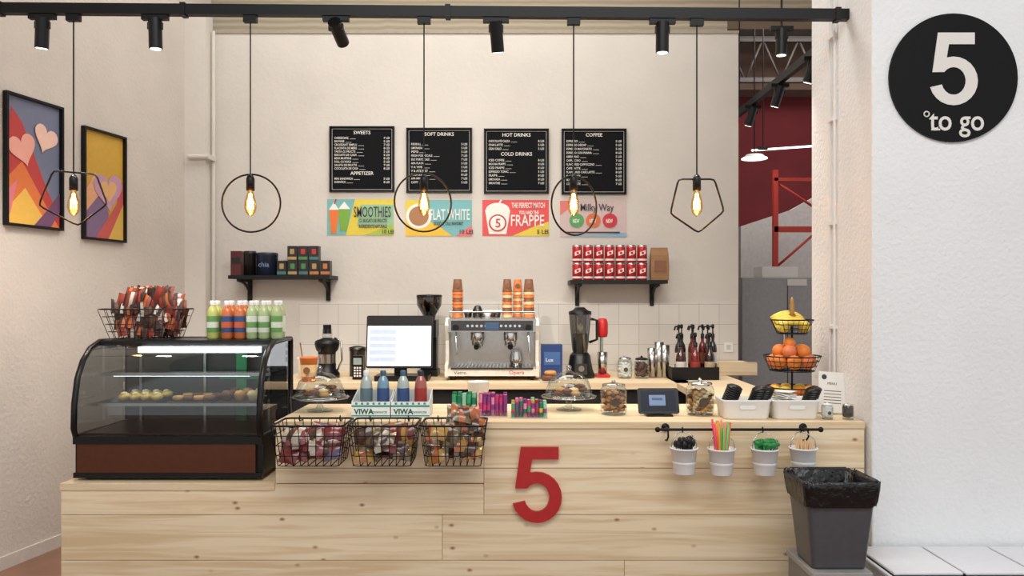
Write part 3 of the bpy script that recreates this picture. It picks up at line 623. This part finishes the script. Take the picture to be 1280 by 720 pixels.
# ---------------------------------------------------------------- trash bin, pedestal, freezer
def sqloft(b,levels,m,cx,cy,closeb=True):
    n=None;vs=[];fs=[]
    for (w,dp,z,r) in levels:
        p=rrect(w,dp,r); n=len(p); vs+=[(cx+x,cy+y,z) for x,y in p]
    for j in range(len(levels)-1):
        for i in range(n): fs.append((j*n+i,j*n+(i+1)%n,(j+1)*n+(i+1)%n,(j+1)*n+i))
    if closeb: fs.append(tuple(reversed(range(n))))
    b.add(vs,fs,m,True)
b=B('trash_bin'); bm_=mat('bin_grey',(76,76,80),.35); bag=mat('bin_liner',(12,12,14),.25,bump=1,bscale=30)
cx=X(1055,3.05); cy=3.18; sqloft(b,[(.205,.18,.402,.02),(.21,.185,.412,.02),(.262,.225,.66,.025),(.27,.235,.70,.025)],bm_,cx,cy)
vs=[];fs=[]
rings=[(.276,.241,.648),(.286,.25,.675),(.296,.262,.715),(.300,.266,.738),(.290,.256,.745),(.262,.23,.735),(.235,.2,.60),(.2,.17,.45)]
for (w_,d_,z_) in rings:
    p=rrect(w_,d_,.03,11); nn2=len(p)
    for i,(x,y) in enumerate(p):
        j=random.uniform(-.006,.006); vs.append((cx+x*(1+j*2),cy+y*(1+j*2),z_+random.uniform(-.008,.006)))
for j in range(len(rings)-1):
    for i in range(nn2): fs.append((j*nn2+i,j*nn2+(i+1)%nn2,(j+1)*nn2+(i+1)%nn2,(j+1)*nn2+i))
b.add(vs,fs,bag,True); b.done()
b=B('bin_pedestal'); b.box(X(1018,3.05),X(1090,3.05),3.06,3.34,.0,.375,mat('pedestal_grey',(120,118,116),.4)); b.box(X(1016,3.05),X(1092,3.05),3.05,3.35,.375,.40,mat('pedestal_top',(150,148,146),.4)); b.done(bevel=.004)
b=B('chest_freezer'); fw=mat('freezer_white',(232,232,236),.3,var=.02); fp=mat('freezer_purple',(84,50,120),.4); ft=.372; b.box(1.47,3.2,3.07,3.44,.0,ft,fw); b.box(1.465,3.2,3.062,3.07,ft-.06,ft-.018,fp)
b.box(1.462,3.2,3.06,3.445,ft-.016,ft,fw)
for i in range(5): b.box(1.48+i*.28,1.75+i*.28,3.10,3.43,ft,ft+.012,fw)
b.box(1.462,3.2,3.06,3.072,ft-.002,ft+.006,fp); b.done(bevel=.004)
# ---------------------------------------------------------------- jars, tablet, containers, fruit stand
def jar(px,Y,h,R,cont,lidm,name='biscuit_jar',z=CT,label=True,fill=.6):
    x=X(px,Y); z+=.0008; b=B(name); b.lathe(x,Y,[(0,.004),(R*.9,.004),(R,.02),(R,h*.72),(R*.9,h*.8),(R*.78,h*.84)],clear,z0=z,n=26); b.cyl((x,Y,z),(x,Y,z+.004),R*.9,rimg)
    b.lathe(x,Y,[(R*.8,h*.83),(R*.86,h*.84),(R*.86,h*.9),(R*.3,h*.94),(0,h*.95)],lidm,z0=z,n=26); b.sph((x,Y,z+h*.97),R*.16,lidm,8)
    if cont: 
        for i in range(60):
            a=i*2.4; r=(R-.016)*math.sqrt(((i*13)%17+3)/20); b.sph((x+r*math.cos(a),Y+r*math.sin(a),z+.016+(h*fill)*i/60),(.016,.015,.010),cont[i%len(cont)],7)
    if label: b.prism(circle(0,0,R*.3,20),.001,mat('label_black',(70,60,50),.5),FR(x,Y-R-.0015,z+h*.4))
    b.done()
jar(767,3.72,.155,.062,[pc[0],pc[1],mat('biscuit_tan',(176,120,74),.7)],rimg); jar(875,3.70,.165,.064,[pc[2],mat('sugar_pack',(190,150,100),.6),pc[0],pc[1]],chrome)
Y=3.66
b=B('tablet_stand'); x=X(824,Y); M=Matrix.Translation((x,Y,CT+.012))@Matrix.Rotation(math.radians(-22),4,'X')@FRONT
b.prism([(px_,py_+.06) for px_,py_ in rrect(.188,.12,.01)],.008,blackp,M,z0=-.008); b.prism([(px_,py_+.06) for px_,py_ in rrect(.16,.095,.003)],.001,mat('tablet_screen',(20,26,40),.3,emit=.1,spec=.2),M); b.prism([(px_-.005,py_+.062) for px_,py_ in rrect(.075,.05,.003)],.0006,mat('tablet_ui',(92,116,150),.2,emit=.3),M,z0=.001); b.prism([(px_-.005,py_+.068) for px_,py_ in rrect(.05,.012,.003)],.0006,mat('tablet_ui2',(50,70,110),.2,emit=.2),M,z0=.0015)
b.box(x-.06,x+.06,Y-.02,Y+.09,CT+.0005,CT+.008,blackp); b.box(x-.03,x+.03,Y+.03,Y+.04,CT+.006,CT+.09,blackp); b.done()
for px0,px1,lids in ((904,966,((913,.03),(945,.022),(953,.02))),(967,1027,((1012,.018),))):
    Y=3.60; xa_,xb_=X(px0,Y-.05),X(px1,Y-.05); cxx=(xa_+xb_)/2; w=xb_-xa_; b=B('storage_tub'); c0=CT+.0005
    sqloft(b,[(w*.86,.13,c0,.02),(w*.9,.135,c0+.004,.02),(w*.97,.15,c0+.075,.02),(w,.158,c0+.08,.02),(w,.158,c0+.086,.02),(w*.96,.15,c0+.086,.02),(w*.88,.13,c0+.01,.02)],white,cxx,Y+.03)
    b.prism(rrect(.07,.018,.009),.002,white,FR(cxx,Y-.046,CT+.055)); ob=b.done()
    c=B('cup_lids')
    for p,tp in lids:
        xx=X(p,Y+.03)
        for i in range(9):
            t=i*.009; c.lathe(0,0,[(.034,0),(.036,.003),(.035,.006),(.028,.008),(.027,.011),(0,.011)],blackp,M=Rm(xx-.01+t*.4,Y+.03,CT+.03+t+tp,.25,.25 if p<945 else -.2,0),n=20)
    if px0>960:
        for i in range(10): c.box(-.04,.04,-.04,.04,0,.003,paper,M=Rm(cxx-.03,Y+.03,CT+.035+i*.009,.1*i%.3,.0,.1*i))
    c.done(parent=ob)
b=B('tiered_fruit_stand'); Y=3.93; x=X(990,Y); brass=mat('stand_brass',(190,150,90),.35,.7)
b.cyl((x,Y,CT+.001),(x,Y,Z(392,Y)),.005,black,n=8); b.lathe(x,Y,[(0,0),(.07,0),(.07,.006),(.01,.012),(0,.012)],black,z0=CT+.001)
b.lathe(x,Y,[(.0,0),(.02,.004),(.01,.02),(.016,.03),(.009,.045),(.013,.055),(.006,.075),(.009,.085),(0,.1)],brass,z0=Z(396,Y))
tiers=[(Z(500,Y),.11,.125,.065),(Z(463,Y),.105,.135,.072),(Z(417,Y),.07,.1,.068)]
for zb_,r0,r1,hh2 in tiers:
    for k in range(4):
        t=k/3; b.torus((x,Y,zb_+hh2*t),r0+(r1-r0)*t,.002 if k<3 else .0035,black,n=32,k=5)
    for i in range(24):
        a=2*math.pi*i/24; b.tube([(x,Y,zb_),(x+r0*math.cos(a),Y+r0*math.sin(a),zb_),(x+r1*math.cos(a),Y+r1*math.sin(a),zb_+hh2)],.0013,black,n=4)
fs_=b.done()
c=B('fruit'); orr=[mat('orange_fruit',(226,130,50),.45,bump=.2,bscale=300),mat('peach_fruit',(216,120,74),.45),mat('lemon',(226,196,76),.4),mat('apple_red',(170,50,40),.3)]
for i in range(7):
    a=i*.9; c.sph((x+.085*math.cos(a),Y+.085*math.sin(a),tiers[1][0]+.045),.036,orr[0 if i%3 else 1])
for i in range(5):
    a=i*1.26+.4; c.sph((x+.06*math.cos(a),Y+.06*math.sin(a),tiers[1][0]+.095),.035,orr[[0,2,0,1,0][i]])
c.sph((x-.02,Y-.02,tiers[1][0]+.135),.03,orr[0])
for i in range(8):
    a=i*.8; c.sph((x+.085*math.cos(a),Y+.085*math.sin(a),tiers[0][0]+.045),(.036,.03,.03),orr[2 if i%3 else 0])
for i in range(5):
    pts=[]
    for k in range(9):
        t=k/8-.5; pts.append((x-.01+t*.15,Y-.045+i*.02+t*t*.05,tiers[2][0]+.035+.011*i-t*t*.12+.02))
    c.tube(pts,.015,orr[2],n=8)
for sx_ in (-.05,.05): c.sph((x+sx_,Y-.03,tiers[2][0]+.035),.03,orr[2])
c.done(parent=fs_)
b=B('price_card_holder'); Y=3.72; x=X(1040,Y); M=Matrix.Translation((x,Y,CT+.006))@Matrix.Rotation(math.radians(-8),4,'X')@Matrix.Rotation(math.radians(4),4,'Y')@FRONT
w=.13;h=.19; b.prism([(-w/2,0),(w/2,0),(w/2,h),(-w/2,h)],.003,paper,M); b.text('MENU',.016,M@Matrix.Translation((-.025,.13,.0035)),dkt,.0003)
for i in range(5): b.prism([(-.04,.1-i*.014),(.04,.1-i*.014),(.04,.103-i*.014),(-.04,.103-i*.014)],.0005,dkt,M,z0=.003)
b.prism(circle(-.04,.165,.012),.0005,dkt,M,z0=.003)
b.box(x-.055,x+.055,Y-.015,Y+.05,CT+.0005,CT+.006,clear); b.done()
jar(1034,3.57,.075,.026,[paper],white,'small_jar',label=True); jar(1060,3.56,.075,.026,[mat('spice',(70,60,50),.8)],chrome,'small_jar',label=False)

# ---------------------------------------------------------------- espresso machine
Y0,Y1=5.25,5.75; BZ=BT+.001
b=B('espresso_machine'); x0,x1=X(556,Y0),X(674,Y0); zt=Z(398,Y0); cream=mat('machine_cream',(222,217,205),.3)
b.box(x0+.02,x1-.02,Y0+.18,Y1,BT+.04,zt-.02,steel)
b.box(x0+.02,x1-.02,Y0+.02,Y1,zt-.09,zt-.005,steel)
b.box(x0+.02,x1-.02,Y0,Y1,BT+.03,BT+.075,cream); b.box(x0+.04,x1-.04,Y0-.01,Y0+.2,BT+.075,BT+.085,darksteel)
for i in range(22): b.box(x0+.05+i*.024,x0+.06+i*.024,Y0,Y0+.19,BT+.085,BT+.089,steel)
for sx_ in (x0,x1-.022):
    b.prism([(0,.02),(.5,.02),(.5,.41),(.08,.41),(.0,.36),(.06,.26),(.06,.12),(-.01,.10),(-.01,.03)],.022,cream,Matrix(((0,0,1,sx_),(1,0,0,Y0),(0,1,0,BT),(0,0,0,1))))
for xx in (x0+.05,x1-.05):
    for yy in (Y0+.05,Y1-.05): b.cyl((xx,yy,BZ),(xx,yy,BT+.035),.02,blackp)
b.box(x0+.04,x1-.04,Y0+.012,Y0+.02,zt-.082,zt-.015,darksteel)
for i in range(2):
    cx_=x0+.21+i*.22
    for k in range(5): b.cyl((cx_-.06+k*.03,Y0+.012,zt-.05),(cx_-.06+k*.03,Y0+.006,zt-.05),.009,chrome,n=12)
    b.cyl((cx_,Y0+.1,zt-.09),(cx_,Y0+.1,zt-.15),.045,chrome,n=24); b.cyl((cx_,Y0+.1,zt-.15),(cx_,Y0+.1,zt-.185),.037,chrome,n=24)
    b.cyl((cx_,Y0+.07,zt-.165),(cx_,Y0-.07,zt-.185),.013,blackp,r1=.017,n=12); b.tube([(cx_-.02,Y0+.1,zt-.2),(cx_,Y0+.1,zt-.185),(cx_+.02,Y0+.1,zt-.2)],.006,chrome)
b.box((x0+x1)/2-.045,(x0+x1)/2+.045,Y0+.005,Y0+.013,zt-.075,zt-.025,mat('display_blue',(60,80,110),.2,emit=.2))
for xx in (x0+.07,x1-.07):
    b.tube([(xx,Y0+.06,zt-.09),(xx,Y0+.03,zt-.12),(xx+.01,Y0+.02,zt-.24)],.006,chrome); b.cyl((xx,Y0+.02,zt-.06),(xx,Y0-.015,zt-.06),.02,blackp)
b.lathe(x1-.15,Y0+.1,[(0,0),(.04,0),(.045,.05),(.035,.09),(.036,.1)],chrome,z0=BT+.09)
for yy in (Y0+.04,Y1-.02): b.tube([(x0+.03,yy,zt-.005),(x0+.03,yy,zt+.04),(x1-.03,yy,zt+.04),(x1-.03,yy,zt-.005)],.005,chrome)
b.text('Vetro',.03,FR(x0+.06,Y0-.001,BT+.042),dkt,.0005,width=.08)
b.text('Opera',.036,FR(x1-.2,Y0-.001,BT+.042),red,.0005,width=.1)
mo=b.done(bevel=.003)
cupo=mat('cup_orange',(222,122,58),.5); cupb=mat('cup_brown',(130,84,56),.5); cupc=mat('cup_cream',(225,196,146),.5)
def cupstack(px,Y,z,h,r,ms):
    b=B('paper_cup_stack'); x=X(px,Y); n=int(h/.022); base_h=.085; z+=.001
    b.lathe(x,Y,[(0,0),(r,0),(r*1.06,.003),(r,.006),(r*.74,base_h)],ms[0],z0=z,n=20)
    for i in range(1,n-3):
        q=z+i*.022; b.lathe(x,Y,[(r*.97,0),(r*1.05,.003),(r*.97,.006),(r*.73,base_h),(0,base_h)],ms[i%len(ms)],z0=q,n=20)
    b.prism(circle(0,0,r*.5,14),.002,cupb,FR(x,Y-r*.98,z+(n-4)*.022+.04)); b.done()
cupstack(572,5.45,zt,.27,.037,[cupo,cupo,cupb]); cupstack(634,5.45,zt,.265,.034,[cupc,cupo,cupb]); cupstack(647,5.54,zt,.285,.034,[cupo,cupc]); cupstack(661,5.45,zt,.275,.037,[cupo,cupc,cupb])
b=B('espresso_cups')
for i in range(7):
    x=X(585+i*6,5.4); b.lathe(x,5.4+(i%2)*.07,[(0,0),(.02,0),(.03,.045),(.028,.045),(.018,.005)],[darksteel,white,cupb][i%3],z0=zt+.001,n=14)
b.lathe(X(597,5.35),5.35,[(0,0),(.03,0),(.034,.05),(.02,.08),(0,.085)],darksteel,z0=zt+.001); b.done()
# ---------------------------------------------------------------- POS terminal
b=B('pos_terminal'); Y=5.2; x0,x1=X(457,Y),X(540,Y); z0,z1=Z(462,Y),Z(396,Y); cx=(x0+x1)/2
M=Matrix.Translation((cx,Y,z0+.01))@Matrix.Rotation(math.radians(-8),4,'X')@FRONT; w=x1-x0;h=z1-z0
b.prism([(a,c_+h/2) for a,c_ in rrect(w,h,.012)],.035,blackp,M,z0=-.035); b.prism([(a,c_+h*.42) for a,c_ in rrect(w*.96,h*.76,.003)],.001,mat('pos_screen',(222,230,240),.2,emit=.85),M)
sgr=mat('pos_ui',(176,188,206),.2,emit=.45)
for i in range(5): b.prism([(-w*.45,h*.12+i*.045),(-w*.05,h*.12+i*.045),(-w*.05,h*.12+i*.045+.03),(-w*.45,h*.12+i*.045+.03)],.0006,sgr,M,z0=.001)
b.box(cx-.16,cx+.19,Y+.0,Y+.2,BZ,BT+.035,blackp); b.box(cx-.04,cx+.04,Y+.07,Y+.11,BT+.02,z0+.2,blackp); b.done()
def grinder(px,Y,s=1):
    b=B('coffee_grinder'); x=X(px,Y); gm_=mat('grinder_black',(22,21,22),.3)
    b.box(x-.07*s,x+.07*s,Y-.1,Y+.12,BZ,BT+.04,gm_); b.box(x-.055*s,x+.055*s,Y-.02,Y+.12,BT+.04,BT+.30*s,gm_); b.box(x-.06*s,x+.06*s,Y-.1,Y+.12,BT+.27*s,BT+.39*s,gm_)
    b.cyl((x,Y-.07,BT+.27*s),(x,Y-.07,BT+.22*s),.018,darksteel,r1=.01); b.tube([(x-.03,Y-.1,BT+.16),(x-.03,Y-.02,BT+.16)],.006,chrome); b.tube([(x+.03,Y-.1,BT+.16),(x+.03,Y-.02,BT+.16)],.006,chrome)
    b.lathe(x,Y+.03,[(.04,0),(.045,.03),(.085,.1),(.09,.16),(.085,.17),(.0,.175)],glass('hopper_smoke',(95,75,65),.1),z0=BT+.39*s,n=24); b.lathe(x,Y+.03,[(0,.02),(.04,.025),(.07,.09),(0,.1)],mat('coffee_beans',(50,30,20),.6,bump=1,bscale=200),z0=BT+.39*s,n=20)
    b.lathe(x,Y+.03,[(.09,.158),(.092,.165),(.088,.175),(0,.178)],blackp,z0=BT+.39*s,n=24); b.done(bevel=.004)
grinder(536,5.62)
b=B('juicer'); Y=5.45; x=X(409,Y); b.lathe(x,Y,[(0,0),(.085,0),(.085,.03),(.06,.06),(.058,.17),(.075,.19),(.085,.23),(.08,.25),(.03,.27)],blackp,z0=BZ,n=24); b.lathe(x,Y,[(.059,.07),(.06,.16)],steel,z0=BZ,n=24); b.cyl((x,Y,BT+.26),(x,Y,BT+.33),.035,clear); b.cyl((x,Y,BT+.3),(x,Y,BT+.36),.028,blackp); b.tube([(x-.02,Y-.06,BT+.2),(x-.02,Y-.12,BT+.19),(x-.02,Y-.13,BT+.17)],.012,blackp); b.tube([(x+.07,Y,BT+.05),(x+.1,Y,BT+.12),(x+.095,Y,BT+.25),(x+.05,Y,BT+.27)],.007,steel); b.done()
b=B('paper_cup'); Y=5.2; x=X(386,Y); b.lathe(x,Y,[(0,0),(.042,0),(.058,.15),(.062,.152),(.06,.157),(.05,.15)],cupo,z0=BZ); b.lathe(x,Y,[(.0465,.035),(.0545,.11)],cupc,z0=BZ); b.prism(circle(0,0,.022),.001,cupb,FR(x,Y-.056,BT+.075)); b.done()
b=B('paper_cup'); Y=5.4; x=X(379,Y); b.lathe(x,Y,[(0,0),(.03,0),(.042,.13),(.044,.134),(.04,.14),(0,.145)],paper,z0=BZ); b.cyl((x,Y,BT+.1),(x-.02,Y,BT+.24),.004,cupb); b.done()
b=B('card_reader'); Y=5.3; x=X(447,Y); b.box(x-.035,x+.035,Y,Y+.05,BZ,BT+.16,blackp); b.box(x-.028,x+.028,Y-.004,Y,BT+.1,BT+.145,mat('lcd',(150,165,160),.3))
for i in range(12): b.box(x-.025+(i%3)*.018,x-.012+(i%3)*.018,Y-.004,Y,BT+.02+(i//3)*.018,BT+.032+(i//3)*.018,white)
b.done(bevel=.003)
b=B('coffee_canister'); Y=5.55; x=X(447,Y); b.lathe(x,Y,[(0,0),(.055,0),(.055,.17),(.058,.175),(.058,.2),(.02,.21),(0,.21)],darksteel,z0=BZ); b.done()
b=B('coffee_carton'); Y=5.35; bl=mat('box_blue',(30,58,112),.5); b.box(X(677,Y),X(703,Y),Y,Y+.12,BZ,Z(431,Y),bl); b.box(X(680,Y),X(700,Y),Y-.002,Y,Z(456,Y),Z(440,Y),mat('box_blue2',(60,96,150),.5)); b.text('Lux',.035,FR(X(682,Y),Y-.003,Z(452,Y)),wt,.0005); b.done(bevel=.002)
b=B('pastry_plate'); Y=5.15; x=X(686,Y); b.lathe(x,Y,[(0,0),(.05,0),(.06,.01),(.055,.01),(0,.005)],white,z0=BZ); b.torus((x,Y,BT+.028),.03,.02,pc[1],n=16,k=8); b.torus((x+.01,Y,BT+.06),.025,.015,pc[0],n=16,k=8); b.done()
b=B('countertop_blender'); Y=5.45; x=X(725,Y)
b.lathe(0,0,[(0,0),(.1,0),(.1,.02),(.085,.06),(.07,.15),(.055,.17),(0,.17)],blackp,n=24,M=Matrix.Translation((x,Y,BZ))); b.box(x-.04,x+.04,Y-.1,Y-.08,BT+.03,BT+.1,darksteel); b.cyl((x,Y-.09,BT+.07),(x,Y-.115,BT+.07),.02,steel)
b.lathe(x,Y,[(.05,.17),(.055,.2),(.075,.42),(.076,.44)],glass('blender_jar',(160,160,158),.15),z0=BT,n=20); b.lathe(x,Y,[(.05,.175),(.06,.3),(0,.3)],mat('shake',(90,86,82),.4),z0=BT)
b.lathe(x,Y,[(.078,.43),(.078,.45),(.05,.46),(.03,.48),(0,.48)],blackp,z0=BT); b.tube([(x+.075,Y,BT+.4),(x+.115,Y,BT+.39),(x+.115,Y,BT+.26),(x+.062,Y,BT+.24)],.01,blackp,n=8); b.done()
b=B('milk_frother'); Y=5.5; x=X(753,Y); b.box(x-.045,x+.045,Y-.07,Y+.08,BZ,BT+.02,red); b.cyl((x,Y+.05,BT+.01),(x,Y+.05,BT+.36),.014,chrome); b.lathe(x,Y,[(0,.27),(.032,.275),(.038,.3),(.038,.37),(.028,.4),(0,.405)],red,z0=BT); b.cyl((x,Y,BT+.28),(x,Y,BT+.1),.005,chrome); b.lathe(x,Y,[(0,.025),(.03,.025),(.036,.17),(.034,.17),(.028,.03)],steel,z0=BT); b.done()
jar(781,5.4,.155,.05,[paper,white],chrome,'storage_jar',z=BT,label=True); jar(802,5.4,.15,.05,[mat('coffee_beans2',(60,38,26),.6),pc[1]],blackp,'storage_jar',z=BT,label=False)
b=B('steel_tumblers')
for px,hh3 in ((815,.2),(824,.24),(831,.22)): b.lathe(X(px,5.45),5.45,[(0,0),(.025,0),(.033,hh3),(.031,hh3),(.023,.006)],steel,z0=BZ)
b.done()
b=B('syrup_rack'); b.box(X(839,5.3),X(898,5.3),5.28,5.54,BZ,BT+.01,blackp); b.box(X(839,5.3),X(898,5.3),5.275,5.28,BZ,BT+.085,blackp); b.box(X(839,5.3),X(898,5.3),5.42,5.54,BT+.01,BT+.06,blackp)
for xx in (X(839,5.3),X(898,5.3)-.004): b.box(xx,xx+.004,5.28,5.54,BZ,BT+.085,blackp)
sro=b.done()
syr=[mat('syrup_amber',(60,26,14),.12,coat=.6),mat('syrup_dark',(36,16,12),.12,coat=.6),mat('syrup_red',(110,24,20),.12,coat=.6)]
slab=[mat('slab_tan',(180,160,130),.5),mat('slab_red',(150,50,40),.5),mat('slab_white',(210,205,195),.5),mat('slab_brown',(110,74,48),.5)]
for row,(yy,zz,n,off) in enumerate(((5.34,BT+.012,3,2),(5.455,BT+.062,3,-3),(5.515,BT+.062,4,4))):
    for i in range(n):
        b=B('syrup_bottle'); x=X(850+off*.5+i*(18 if n==3 else 13),yy); h=.215; r=.034 if row<1 else .028
        b.lathe(x,yy,[(0,0),(r,0),(r,.6*h),(r*.85,.72*h),(r*.38,.85*h),(r*.36,h)],random.choice(syr),z0=zz,n=18); b.lathe(x,yy,[(r*1.02,.15*h),(r*1.02,.5*h)],random.choice(slab),z0=zz,n=18)
        b.lathe(x,yy,[(r*.45,h*.95),(r*.45,h*1.08),(r*.2,h*1.1),(r*.15,h*1.25),(r*.34,h*1.27),(r*.34,h*1.38),(0,h*1.4)],blackp,z0=zz,n=12); b.tube([(x,yy,zz+h*1.33),(x-.03,yy-.03,zz+h*1.33),(x-.038,yy-.038,zz+h*1.22)],.006,blackp); b.done(parent=sro)
# ---------------------------------------------------------------- wall shelves
def shelf(px0,px1,pyt,pyb):
    Y=5.72; b=B('wall_shelf'); x0_,x1_=X(px0,Y),X(px1,Y); z=Z(pyt,Y); bk=mat('shelf_black',(20,19,19),.5,spec=.3); b.box(x0_,x1_,Y,5.998,z-.026,z,bk); zb_=Z(pyb,Y)
    for xx in (x0_+.07,x1_-.07):
        b.box(xx-.015,xx+.015,5.975,5.998,zb_,z-.026,bk); b.box(xx-.015,xx+.015,Y+.02,5.998,z-.045,z-.026,bk)
        pts=[]
        for k in range(7):
            a=math.pi/2*k/6; pts.append((Y+.03+.245*math.sin(a),z-.04-(z-.04-zb_-.01)*(1-math.cos(a))))
        b.tube([(xx,p[0],p[1]) for p in pts],.011,bk)
    b.done(); return z+.0008
zL=shelf(285,412,344,376); zR=shelf(713,835,350,383)
Y=5.8
tn=[mat('tin_black',(26,24,26),.35),mat('tin_navy',(30,40,62),.35),mat('tin_maroon',(84,26,28),.35)]
acc=[mat('acc_red',(180,56,46),.4),mat('acc_green',(70,130,76),.4),mat('acc_orange',(190,116,54),.4),mat('acc_teal',(56,116,116),.4),mat('acc_gold',(170,144,88),.4)]
b=B('tea_tin'); b.box(X(290,Y),X(303,Y),Y-.03,Y+.06,zL,Z(314,Y),tn[2]); b.box(X(291,Y),X(302,Y),Y-.032,Y-.03,Z(330,Y),Z(322,Y),tn[0]); b.done(bevel=.003)
for p0,p1,py,k in ((305,320,314,0),(321,347,316,1)):
    b=B('tea_tin'); r=(X(p1,Y)-X(p0,Y))/2; x=X((p0+p1)/2,Y); h=Z(py,Y)-zL; b.lathe(x,Y+.0,[(0,0),(r,0),(r,h*.85),(r*1.03,h*.86),(r*1.03,h*.98),(r*.95,h),(0,h)],tn[k],z0=zL,n=28)
    if k: b.text('chia',.05,FR(x-.042,Y-r-.002,zL+.06),mat('chia_blue',(120,150,190),.5),.0008)
    b.done()
def tbox(px,z,h):
    b=B('tea_packet'); x=X(px,Y); w=.034; b.box(x-w,x+w,Y-.04,Y+.03,z,z+h,tn[0]); a=random.choice(acc); b.box(x-w*.95,x+w*.95,Y-.042,Y-.04,z+h*.06,z+h*.26,a); b.prism(rrect(w*.9,h*.36,w*.1),.001,random.choice(acc),FR(x,Y-.04,z+h*.62)); b.done()
for i,px in enumerate((354,367.5,381,394.5,408)): tbox(px,zL,.105)
for px in (367,380.5,394): tbox(px,zL+.106,.105)
cr=mat('can_red',(180,30,36),.3,.2); cwm=mat('can_white',(230,220,215),.4)
for row in range(2):
    for i in range(7):
        b=B('coffee_can'); x=X(721.5+i*13.5,Y); z=zR+row*.128; r=.036; b.lathe(x,Y,[(0,0),(r*.92,0),(r,.004),(r,.118),(r*.92,.125),(0,.125)],cr,z0=z,n=20); b.lathe(x,Y,[(r*1.02,.012),(r*1.02,.026)],cwm,z0=z,n=20); b.lathe(x,Y,[(r*1.01,.112),(r*1.01,.122),(0,.126)],steel,z0=z,n=20)
        b.prism([(-.02,.045),(.02,.06),(.02,.088),(-.02,.073)],.0015,cwm,FR(x,Y-r-.0005,z)); b.prism(circle(0,.067,.010,12),.001,cr,FR(x,Y-r-.002,z)); b.done()
b=B('coffee_bag'); bgm=mat('kraft_paper',(150,112,74),.7,bump=.3); x=X(824,Y); w=.064; vs=[]
for (ww,dd_,z_) in ((w,.035,0),(w*1.02,.038,.1),(w*.98,.03,.18),(w*.95,.006,.225),(w*.95,.005,.235)): vs+=[(x-ww,Y-dd_,zR+z_),(x+ww,Y-dd_,zR+z_),(x+ww,Y+dd_,zR+z_),(x-ww,Y+dd_,zR+z_)]
fs=[(3,2,1,0),(16,17,18,19)]
for j in range(4):
    for i in range(4): fs.append((j*4+i,j*4+(i+1)%4,(j+1)*4+(i+1)%4,(j+1)*4+i))
b.add(vs,fs,bgm); b.box(x-.04,x+.04,Y-.042,Y-.038,zR+.06,zR+.14,cupb); b.done()
b=B('power_outlet'); b.box(X(905,5.98),X(916,5.98),5.975,5.9845,Z(440,5.98),Z(428,5.98),white); b.box(X(908,5.98),X(913,5.98),5.973,5.975,Z(437,5.98),Z(431,5.98),mat('outlet_grey',(200,200,198),.5)); b.done()

# ---------------------------------------------------------------- lights
w=bpy.data.worlds.new('World'); bpy.context.scene.world=w; w.use_nodes=True; bg=w.node_tree.nodes['Background']; bg.inputs[0].default_value=(.96,.98,1,1); bg.inputs[1].default_value=.88
def area(name,loc,rot,sx,sy,e,col):
    l=bpy.data.lights.new(name,'AREA'); l.shape='RECTANGLE'; l.size=sx; l.size_y=sy; l.energy=e; l.color=col; o=bpy.data.objects.new(name,l); bpy.context.scene.collection.objects.link(o); o.location=loc; o.rotation_euler=rot
area('ceiling_fill_light',(-.4,4.8,4.5),(0,0,0),3.2,1.2,70,(1,.965,.91))  # added overhead fill that brightens the kiosk, not a real fixture
area('hall_fill_light',(.3,.5,4.4),(math.radians(25),0,0),4,1.5,120,(1,.985,.96))  # made-up fill light above the camera, tilted towards the counter
area('rear_fill_light',(3.2,8,4.4),(0,0,0),1.5,1.5,55,(1,.93,.88))  # unseen area light added to brighten the space behind the opening
# ---------------------------------------------------------------- camera
c=bpy.data.cameras.new('cam'); c.lens=36*F/1280; c.sensor_width=36; c.shift_y=(HY-360)/1280; co=bpy.data.objects.new('camera',c); bpy.context.scene.collection.objects.link(co)
co.location=(0,0,CH); co.rotation_euler=(math.pi/2,0,0); bpy.context.scene.camera=co
bpy.context.scene.view_settings.view_transform='Standard'
